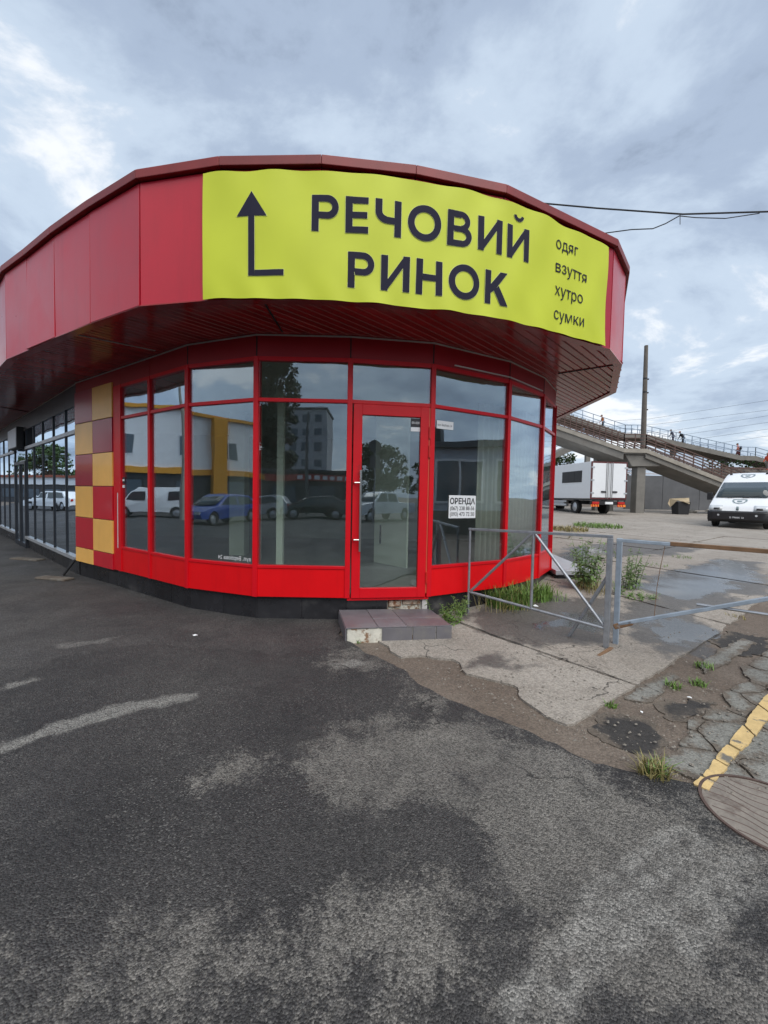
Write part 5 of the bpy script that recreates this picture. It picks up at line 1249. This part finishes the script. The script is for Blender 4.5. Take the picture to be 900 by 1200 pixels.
# bin with a sheet over it, rubble
bp_ = gp(797, 603)
bn = thing('waste_bin', bp_, 'black bin covered by a sagging beige board under the stairs', 'bin')
m = MB().hexa([bp_ + Vector((-.35, -.3, 0)), bp_ + Vector((.35, -.3, 0)), bp_ + Vector((.35, .3, 0)), bp_ + Vector((-.35, .3, 0))], [bp_ + Vector((-.42, -.36, .85)), bp_ + Vector((.42, -.36, .85)), bp_ + Vector((.42, .36, .85)), bp_ + Vector((-.42, .36, .85))]); m.build('bin_body', M_vblack, bn, bevel=.03)
cv = thing('beige_board', bp_ + Vector((0, 0, .86)), 'bent beige board lying across the black bin', 'board')
m = MB(); m.add([bp_ + Vector(v) for v in ((-.5, .35, 1.02), (.80, .35, 1.10), (.22, -.5, .70), (-.12, -.45, .84), (-.45, -.3, .92), (-.74, -.1, .48), (-.76, .1, .70))], [(0, 1, 2, 3, 4), (0, 4, 5, 6)])
o = m.build('board', M_wood, cv, fixn=False); md = o.modifiers.new('t', 'SOLIDIFY'); md.thickness = .03
for i, (px, py, s, lab) in enumerate(((810, 601, .35, 'large grey rubble lump right of the bin'), (819, 597, .28, 'smaller pale rubble lump near the wall'), (831, 600, .3, 'pale rubble lump beside parked van'))):
    p = gp(px, py); t = thing('rubble_lump', p, lab, 'rubble'); R = random.Random(i); m = MB(); vs = []
    for a in range(5):
        for b in range(8): rr = s * math.sin(PI * (a + .6) / 6) * R.uniform(.75, 1.15); vs.append(p + Vector((rr * math.cos(2 * PI * b / 8), rr * math.sin(2 * PI * b / 8), s * .8 * (1 - a / 4) - .03)))
    m.add(vs, [(a * 8 + b, a * 8 + (b + 1) % 8, a * 8 + 8 + (b + 1) % 8, a * 8 + 8 + b) for a in range(4) for b in range(8)] + [tuple(range(8))]); m.build('lump', M_concl, t)

# people on the rear stairs
def person(loc, rz, h, top, legs, hair, label, bend=.25, stride=.18, bag=None):
    t = thing('person', loc, label, 'person', rz=rz); k = h / 1.75
    hip = Vector((0, 0, .92)); sh = Vector((math.sin(bend) * .52, 0, .92 + math.cos(bend) * .52)); nk = sh + Vector((math.sin(bend) * .10, 0, .10)); hd = nk + Vector((.06 + .08 * bend, 0, .13))
    V = [hip, hip.lerp(sh, .5), sh, nk, hd, hd + Vector((.0, 0, .10)),
         Vector((.02, .10, .88)), Vector((stride * .6 + .05, .11, .48)), Vector((stride, .11, .06)), Vector((stride + .16, .11, .03)),
         Vector((.02, -.10, .88)), Vector((-stride * .3 + .06, -.11, .48)), Vector((-stride, -.11, .08)), Vector((-stride + .15, -.11, .03)),
         sh + Vector((0, .20, -.03)), sh + Vector((-.04, .26, -.30)), sh + Vector((.12, .27, -.54)), sh + Vector((.15, .27, -.64)),
         sh + Vector((0, -.20, -.03)), sh + Vector((.02, -.26, -.30)), sh + Vector((.20, -.25, -.50)), sh + Vector((.24, -.25, -.60))]
    E = [(0, 1), (1, 2), (2, 3), (3, 4), (4, 5), (0, 6), (6, 7), (7, 8), (8, 9), (0, 10), (10, 11), (11, 12), (12, 13), (2, 14), (14, 15), (15, 16), (16, 17), (2, 18), (18, 19), (19, 20), (20, 21)]
    Rr = [.16, .15, .16, .065, .10, .09, .10, .075, .05, .045, .10, .075, .05, .045, .085, .06, .045, .035, .085, .06, .045, .035]
    me = bpy.data.meshes.new('body'); me.from_pydata([tuple(v * k) for v in V], E, []); me.materials.append(top)
    o = bpy.data.objects.new('body', me); COL.objects.link(o); o.parent = t; FR[o] = FR[t]
    md = o.modifiers.new('skin', 'SKIN'); sub = o.modifiers.new('sub', 'SUBSURF'); sub.levels = 1; sub.render_levels = 1
    sv = me.skin_vertices[0].data
    for i, rr in enumerate(Rr): sv[i].radius = (rr * k, rr * k)
    sv[0].use_root = True
    m = MB()
    for a, b, c in ((6, 7, 8), (10, 11, 12)): m.tube([V[0].lerp(V[a], .7) * k, V[a] * k, V[b] * k, V[c] * k], [.15 * k, .135 * k, .10 * k, .08 * k], 8)
    m.build('trousers', legs, o, smooth=True, local=True)
    MB().lathe(V[5] * k + Vector((-.02, 0, -.04)) * k, (-.25, 0, 1), [(-.04 * k, .112 * k), (.05 * k, .11 * k), (.10 * k, .07 * k), (.125 * k, .02 * k)], 10).build('hair', hair, o, smooth=True, local=True)
    MB().lathe(V[4] * k + Vector((.03, 0, .02)) * k, (.2, 0, 1), [(-.10 * k, .05 * k), (-.04 * k, .09 * k), (.05 * k, .095 * k), (.09 * k, .07 * k)], 10).build('face', M_skin, o, smooth=True, local=True)
    if bag:
        MB().box(-.30 * k, -.14 * k, -.16 * k, .16 * k, 1.0 * k, 1.42 * k).build('backpack', bag, o, local=True, bevel=.04)
def stair_z(a, b, x): f = (x - a.x) / (b.x - a.x); return a.z + (b.z - a.z) * f
def on_rear(px): p = atY(px, 520, YR + 1.1); return Vector((p.x, YR + 1.1, stair_z(Q2, Q3, p.x) + .03))
C = lambda n, c: PM(n, c, .85, var=.15)
person(on_rear(801), math.radians(175), 1.72, C('black_jacket', (.015, .015, .02)), C('black_trousers', (.02, .02, .025)), C('auburn_hair', (.20, .06, .03)), 'person in black clothes leaning forward climbing the rear stairs', .7, .25)
person(on_rear(789), math.radians(175), 1.60, C('grey_blue_jacket', (.12, .13, .17)), C('dark_blue_trousers', (.05, .05, .08)), C('dark_hair', (.03, .025, .02)), 'person in grey-blue jacket just left of the black-clad climber', .5, .2)
person(on_rear(866), math.radians(120), 1.68, C('salmon_jacket', (.50, .20, .16)), C('maroon_trousers', (.10, .03, .03)), C('brown_hair', (.08, .05, .03)), 'person in salmon jacket with backpack low on rear stairs', .15, .15, C('dark_pack', (.05, .05, .06)))
p = atY(707, 500, YR + 1.1); person((p.x, YR + 1.1, stair_z(Q00, Q1, p.x) + .03), math.radians(175), 1.66, C('orange_jacket', (.55, .20, .07)), C('black_trousers', (.02, .02, .025)), C('dark_hair', (.03, .025, .02)), 'person in orange jacket high on stairs near pavilion', .3, .2)
p = atY(899, 541, YR - 6); person((p.x + .1, YR - 6, p.z - .85), math.radians(200), 1.7, C('red_vest', (.55, .07, .03)), C('grey_trousers', (.2, .18, .16)), C('brown_hair', (.08, .05, .03)), 'person in red vest behind white van at right edge', .1, .15)
# planted bank below the rear stairs
bk = thing('overgrown_bank', (atY(850, 545, YR - 1).x, YR - 1, .8), 'overgrown earth bank with brown beam below rear stairs', 'bank')
p0, p1 = atY(818, 550, YR - .6), atY(960, 550, YR - .6)
MB().hexa([(p0.x, YR - 3.0, .5), (p1.x, YR - 3.0, .5), (p1.x, YR - .2, .5), (p0.x, YR - .2, .5)], [(p0.x + 1, YR - 1.6, p0.z - .5), (p1.x, YR - 1.6, p1.z - .3), (p1.x, YR - .2, p1.z + .2), (p0.x + 1, YR - .2, p0.z + .2)]).build('earth', MATS['soil'], bk)
MB().bar(atY(845, 548, YR - 2.6), atY(960, 551, YR - 2.6), .2, .2).build('beam', M_brownrail, bk)
for i, (px, py) in enumerate(((832, 540), (846, 541), (858, 540), (870, 541), (882, 541), (893, 542))):
    p = atY(px, py + 4, YR - 1.7 + .2 * (i % 2)); t = tree('bush', ('leftmost', 'second', 'third', 'fourth', 'fifth', 'rightmost')[i] + ' green bush from the left on bank below rear stairs', (p.x, p.y, p.z - .5), 1.0, .85, .07, 900, M_leafd, .03, 'bushes on the bank', .1); t['category'] = 'bush'
# trees behind the truck
for i, (px, py, h, cr, lab) in enumerate(((657, 560, 4.6, 1.5, 'green tree behind truck beside the pavilion end'), (709, 560, 5.0, 1.3, 'green tree seen between the two rear columns'), (725, 560, 5.4, 1.6, 'green tree right of the rear columns'))):
    p = atY(px, 560, YB + 13 + i); tree('tree', lab, (p.x, p.y, gz(p.x, p.y)), h + .4, cr, .12, 1800, M_leafd, .1, 'trees behind the footbridge')

# ------------------------------------------------------------------ overhead cables
def cable(name, label, pts, r, sag=0):
    t = thing(name, pts[0], label, 'cable'); P = [Vector(p) for p in pts]; out = []
    for k in range(len(P) - 1):
        for i in range(12): f = i / 12; q = P[k].lerp(P[k + 1], f); out.append(q - Vector((0, 0, sag * 4 * f * (1 - f))))
    out.append(P[-1]); MB().tube(out, r, 6).build('strand', M_cable, t, smooth=True)
mast = thing('roof_mast', (2.0, 7.6, 4.52), 'short cable mast standing on pavilion roof', 'mast')
mtop = atY(600, 252, 7.6)
MB().tube([(mtop.x, mtop.y, 4.5), (mtop.x, mtop.y, mtop.z - .2)], .03, 8).build('tube', M_galv, mast)
c0 = Vector((mtop.x, mtop.y, mtop.z - .25))
cable('overhead_cable', 'thick dark cable running right from behind the roof', [c0, atY(628, 237.5, 7.6), atY(700, 244, 7.4), atY(800, 251, 7.1), atY(900, 248, 6.8), atY(1300, 235, 5.4)], .014)
cable('overhead_cable', 'thin drooping cable below the thick one joining it', [Vector((mtop.x, mtop.y, 5.0)), atY(690, 277, 7.55), atY(703, 274, 7.5), atY(740, 269, 7.3), atY(765, 268, 7.2), atY(780, 262, 7.15), atY(796, 253, 7.1)], .009)
cable('overhead_cable', 'thin slack cable twisted under the thick one at right', [atY(796, 253, 7.09), atY(815, 255, 7.05), atY(850, 256, 6.95), atY(890, 250, 6.82)], .008)
MB_ = thing('cable_clamp', atY(797, 254, 7.1), 'small clamp with hanging tail on thick cable', 'clamp')
MB().tube([atY(797, 250, 7.1), atY(797, 263, 7.1)], .006, 5).build('tail', M_cable, MB_)
stp = thing('utility_pole', atY(1300, 235, 5.4) * 1 - Vector((0, 0, atY(1300, 235, 5.4).z)), 'grey pole carrying the cables beyond right edge', 'pole')
q = atY(1300, 235, 5.4); MB().tube([(q.x, q.y, -.1), (q.x, q.y, q.z + .3)], [.16, .11], 10).build('shaft', M_conc, stp, smooth=True)
for i, (ya, yb) in enumerate(((491, 466), (497, 478), (506, 484), (511, 492), (517, 500), (524, 508))):
    cable('railway_wire', ('topmost', 'second', 'third', 'fourth', 'fifth', 'lowest')[i] + ' of the faint distant wires above rear stairs', [atY(640, ya + 6, 60), atY(760 + 10 * i, ya, 58), atY(920, yb, 52), atY(1100, yb - 26, 46)], .014)

# ------------------------------------------------------------------ the street behind the camera, seen in the glass
M_white = PM('white_render', (.86, .87, .88), .8, var=.05); M_orangep = PM('orange_cladding', (.80, .36, .03), .5, var=.06); M_shop = PM('dark_shopfront', (.05, .05, .055), .5, var=.3); M_winp = PM('house_glass', (.10, .13, .16), .08)
def facade(name, label, p, q, h, mats, storeys, win, depth=9, band=3.0):
    p, q = V2(p), V2(q); t = thing(name, (*((p + q) / 2), 0), label, 'building'); L = (q - p).length
    sbox(p, q, 0, L, -depth, 0, band + .35, h).build('upper_wall', mats[0], t); sbox(p, q, .1, L - .1, -depth, -.15, 0, band - .05).build('ground_floor', M_shop, t)
    sbox(p, q, -.05, L + .05, -depth - .05, .12, band - .1, band + .35).build('band', mats[1], t); sbox(p, q, -.2, L + .2, -depth - .2, .25, h, h + .25).build('roof', mats[2], t)
    s = 1.5
    while s < L - 2.5:
        if h > 5:
            w = sbox(p, q, s, s + 1.7, -.02, .03, band + 1.2, band + 2.75).build('window', M_paper, t)
            sbox(p, q, s + .08, s + .8, .031, .04, band + 1.28, band + 2.67).build('pane', M_winp, w); sbox(p, q, s + .9, s + 1.62, .031, .04, band + 1.28, band + 2.67).build('pane', M_winp, w)
        w = sbox(p, q, s - .6, s + 1.9, -.16, -.12, .5, band - .5).build('shop_window', M_vblack, t); sbox(p, q, s - .5, s + 1.8, -.119, -.11, .6, band - .6).build('pane', M_winp, w)
        s += win
    return t, p, q, L
t, p, q, L = facade('street_building', 'white two-storey building with orange band mirrored in left panes', (-29.5, -16), (-31.5, 20), 7.6, (M_white, M_orangep, M_orangep), 2, 4.2)
p, q = q, p
for s in (6.9, 22.0): 
    a_, b_ = V2((-29.5, -16)), V2((-31.5, 20)); sbox(a_, b_, s, s + 1.1, -.1, .5, 0, 7.7).build('orange_pilaster', M_orangep, t)
t, p, q, L = facade('shop_row', 'low dark shop row with orange and red signboard mirrored beside the door', (4, -27), (-27, -25), 3.5, (M_shop, M_orangep, M_shop), 1, 3.4, 7, 2.9)
sbox(p, q, 3, 14, .121, .2, 2.75, 3.3).build('red_signboard', PM('red_sign', (.42, .04, .03), .5), t)
m = MB()
for k in range(9): sbox(p, q, 5 + k * .7, 5.45 + k * .7, .201, .21, 2.85, 3.2, m)
m.build('sign_blocks', M_paper, t)
ks = thing('street_kiosk', (14, .5, 0), 'grey framed kiosk on stone base mirrored right of the door', 'kiosk')
ka, kb = V2((13.6, 4.6)), V2((11.6, -3.0))
sbox(ka, kb, 0, 7.8, -3, 0, 1.0, 3.7).build('body', PM('kiosk_grey', (.42, .46, .52), .5), ks); sbox(ka, kb, -.1, 7.9, -3.1, .08, 0, 1.0).build('stone_base', PM('stone_base', (.12, .11, .09), .9, var=.5, scale=6, bump=.6, bscale=8), ks)
sbox(ka, kb, -.2, 8.0, -3.2, .3, 3.7, 3.95).build('roof', M_greywall, ks)
for k in range(3):
    w = sbox(ka, kb, .5 + k * 2.5, 2.6 + k * 2.5, .0, .05, 1.3, 3.2).build('window', M_paper, ks)
    for j in range(2): sbox(ka, kb, .6 + k * 2.5 + j * 1.0, 1.5 + k * 2.5 + j * 1.0, .051, .06, 1.4, 3.1).build('pane', M_winp, w)
sbox(ka, kb, 5.0, 6.2, -1.5, -.6, 3.951, 4.7).build('roof_unit', M_vblack, ks)
lowp, lowq = V2((-52, 30)), V2((-34, 52))
t, p, q, L = facade('low_white_building', 'far low white building with red roof mirrored in left shopfront', (-40, 14), (-56, 50), 2.9, (M_white, M_white, PM('red_roof', (.35, .10, .06), .7)), 1, 3.2, 8, 2.2)
ch = [('poplar_tree', 'tall dark poplar mirrored left of the door', (-10.5, -31, 0), 21, 2.1, .26, 17000, M_leafp, .25, .04), ('round_tree', 'round green tree mirrored in door glass', (13, -40, 0), 7.5, 4.5, .25, 5000, M_leafd, .25, .2), ('round_tree', 'smaller round tree right of the mirrored round tree', (22, -42, 0), 6.5, 4, .25, 3500, M_leafd, .22, .2),
      ('street_tree', 'dark street tree mirrored above left shopfront', (-62, 26, 0), 7, 4, .3, 3500, M_leafd, .2, .2), ('street_tree', 'dark street tree left of the other in shopfront mirror', (-66, 44, 0), 8, 4.5, .3, 3500, M_leafd, .2, .2)]
for nm, lab, loc, h, cr, lf, n, mt, tk, bs in ch: tree(nm, lab, loc, h, cr, lf, n, mt, tk, None, bs)
ab = thing('apartment_block', (-16, -75, 0), 'distant pale apartment block mirrored behind poplar', 'building')
box(-24, -10.5, -85, -75, 0, 19).build('wall', PM('pale_block', (.45, .46, .48), .8), ab)
for r_ in range(6):
    for c_ in range(5): box(-23.5 + c_ * 2.6, -22 + c_ * 2.6, -75.0, -74.95, 1.5 + r_ * 3, 3 + r_ * 3).build('window', M_winp, ab)
box(-24.2, -10.3, -85.2, -74.8, 19, 19.4).build('roof', M_shop, ab)
for nm, lab, loc, h in (('street_lamp', 'white street lamp post mirrored in left red pane', (-21.5, 7.0, 0), 8), ('street_lamp', 'dark street lamp mirrored near apartment block', (-5.2, -20, 0), 7.5), ('street_lamp', 'street lamp mirrored in left shopfront', (-26, 24, 0), 8)):
    t = thing(nm, loc, lab, 'street lamp'); x, y, _ = loc
    MB().tube([(x, y, 0), (x, y, h)], [.13, .07], 8).build('post', M_concl if 'white' in lab else M_greywall, t, smooth=True); MB().tube([(x, y, h - .1), (x + .8, y + .4, h + .25)], .035, 6).build('arm', M_galv, t); MB().box(x + .7, x + 1.25, y + .3, y + .5, h + .2, h + .3).build('lamp_head', M_alu, t)
sg = thing('road_sign', (4.6, -12, 0), 'round road sign on post mirrored in door glass', 'road sign')
MB().tube([(4.6, -12, 0), (4.6, -12, 4.6)], .04, 8).build('post', M_galv, sg); MB().lathe((4.6, -11.94, 4.2), (0, 1, 0), [(0, .36), (.02, .36)], 24).build('disc', M_greywall, sg); MB().box(4.3, 4.9, -11.95, -11.93, 3.1, 3.7).build('plate', M_greywall, sg)
def street_car(name, label, loc, rz, paint, kind='car', cat='car'):
    t = thing(name, loc, label, cat, 'cars parked across the street', rz=rz)
    if kind == 'van':
        hw = lambda z: .86 - .10 * max(0, z - 1.0); pr_ = [(2.0, .3), (2.05, .55), (1.95, .8), (1.25, 1.02), (.75, 1.55), (.5, 1.75), (-1.8, 1.82), (-2.0, 1.7), (-2.05, .4)]; win = [[(1.1, 1.03), (.72, 1.5), (.1, 1.55), (.1, 1.03)], [(-.9, 1.05), (-.9, 1.55), (-1.75, 1.55), (-1.75, 1.05)]]; ws = [(1.22, 1.06), (.78, 1.5)]; wx = (1.3, -1.35)
    elif kind == 'pickup':
        hw = lambda z: .92 - .14 * max(0, z - 1.05); pr_ = [(2.5, .4), (2.55, .75), (2.4, 1.0), (1.35, 1.12), (.75, 1.68), (.4, 1.76), (-.75, 1.74), (-.95, 1.15), (-2.5, 1.12), (-2.55, .5)]; win = [[(1.15, 1.14), (.7, 1.62), (.2, 1.64), (.2, 1.14)], [(.1, 1.14), (.1, 1.64), (-.65, 1.62), (-.75, 1.14)]]; ws = [(1.33, 1.15), (.78, 1.64)]; wx = (1.6, -1.5)
    else:
        hw = lambda z: .88 - .22 * max(0, z - .85); pr_ = [(2.1, .28), (2.16, .5), (2.05, .68), (1.1, .88), (.45, 1.32), (.1, 1.42), (-1.2, 1.42), (-1.75, 1.1 if kind == 'car' else 1.3), (-2.1, .9), (-2.15, .4)]; win = [[(.85, .92), (.4, 1.28), (-.15, 1.34), (-.15, .92)], [(-.25, .92), (-.25, 1.34), (-1.15, 1.33), (-1.6, .98)]]; ws = [(1.08, .91), (.5, 1.28)]; wx = (1.3, -1.3)
    zb_ = pr_[-1][1] - .08; pr2 = pr_ + [(pr_[-1][0] + .1, zb_)] + arch(wx[1], .36, zb_) + arch(wx[0], .36, zb_)
    car_body(t, pr2, hw, paint)
    patch(t, ws, hw, -.88, .88, M_carglass, 'windscreen', .035, 4)
    for s in (-1, 1):
        for w in win: side_poly(t, w, hw, s, M_carglass, 'side_window')
        for x in wx: wheel(t, x, s * (hw(.4) - .1), .32, .2, s)
        MB().box(pr_[1][0] - .12, pr_[1][0] + .01, min(s * .5, s * .8), max(s * .5, s * .8), pr_[1][1] + .02, pr_[1][1] + .16).build('headlight', M_lamp, t, local=True)
        MB().box(pr_[-1][0] - .02, pr_[-1][0] + .1, min(s * .55, s * .8), max(s * .55, s * .8), .7, .85).build('tail_light', M_red, t, local=True)
CP = lambda n, c: PM(n, c, .28, var=.04, coat=.5)
street_car('parked_van', 'white small van mirrored in the leftmost red panes', (-24.5, 8.8, .02), math.radians(88), M_vwhite, 'van', 'van')
street_car('parked_car', 'dark hatchback behind the mirrored white van', (-24.0, 4.0, .02), math.radians(95), CP('dark_grey_paint', (.03, .03, .035)))
street_car('parked_car', 'blue hatchback mirrored in wide left pane', (-17.5, -2.6, .02), math.radians(70), CP('blue_paint', (.02, .06, .30)))
street_car('parked_car', 'silver estate car mirrored left of the door', (-7.6, -15.5, .02), math.radians(178), CP('silver_paint', (.42, .44, .47)), 'wagon')
street_car('parked_car', 'black saloon mirrored left of the door, nearer silver estate', (-4.2, -16.2, .02), math.radians(160), CP('black_paint', (.014, .014, .017)))
street_car('parked_car', 'charcoal saloon mirrored left of the door, nearer frame', (-1.6, -17.5, .02), math.radians(165), CP('charcoal_paint', (.03, .03, .035)))
street_car('pickup_truck', 'white pickup mirrored in door glass', (5.8, -15.0, .02), math.radians(150), M_vwhite, 'pickup', 'pickup')
street_car('parked_car', 'white car mirrored in left shopfront', (-31, 22.5, .02), math.radians(110), M_vwhite)
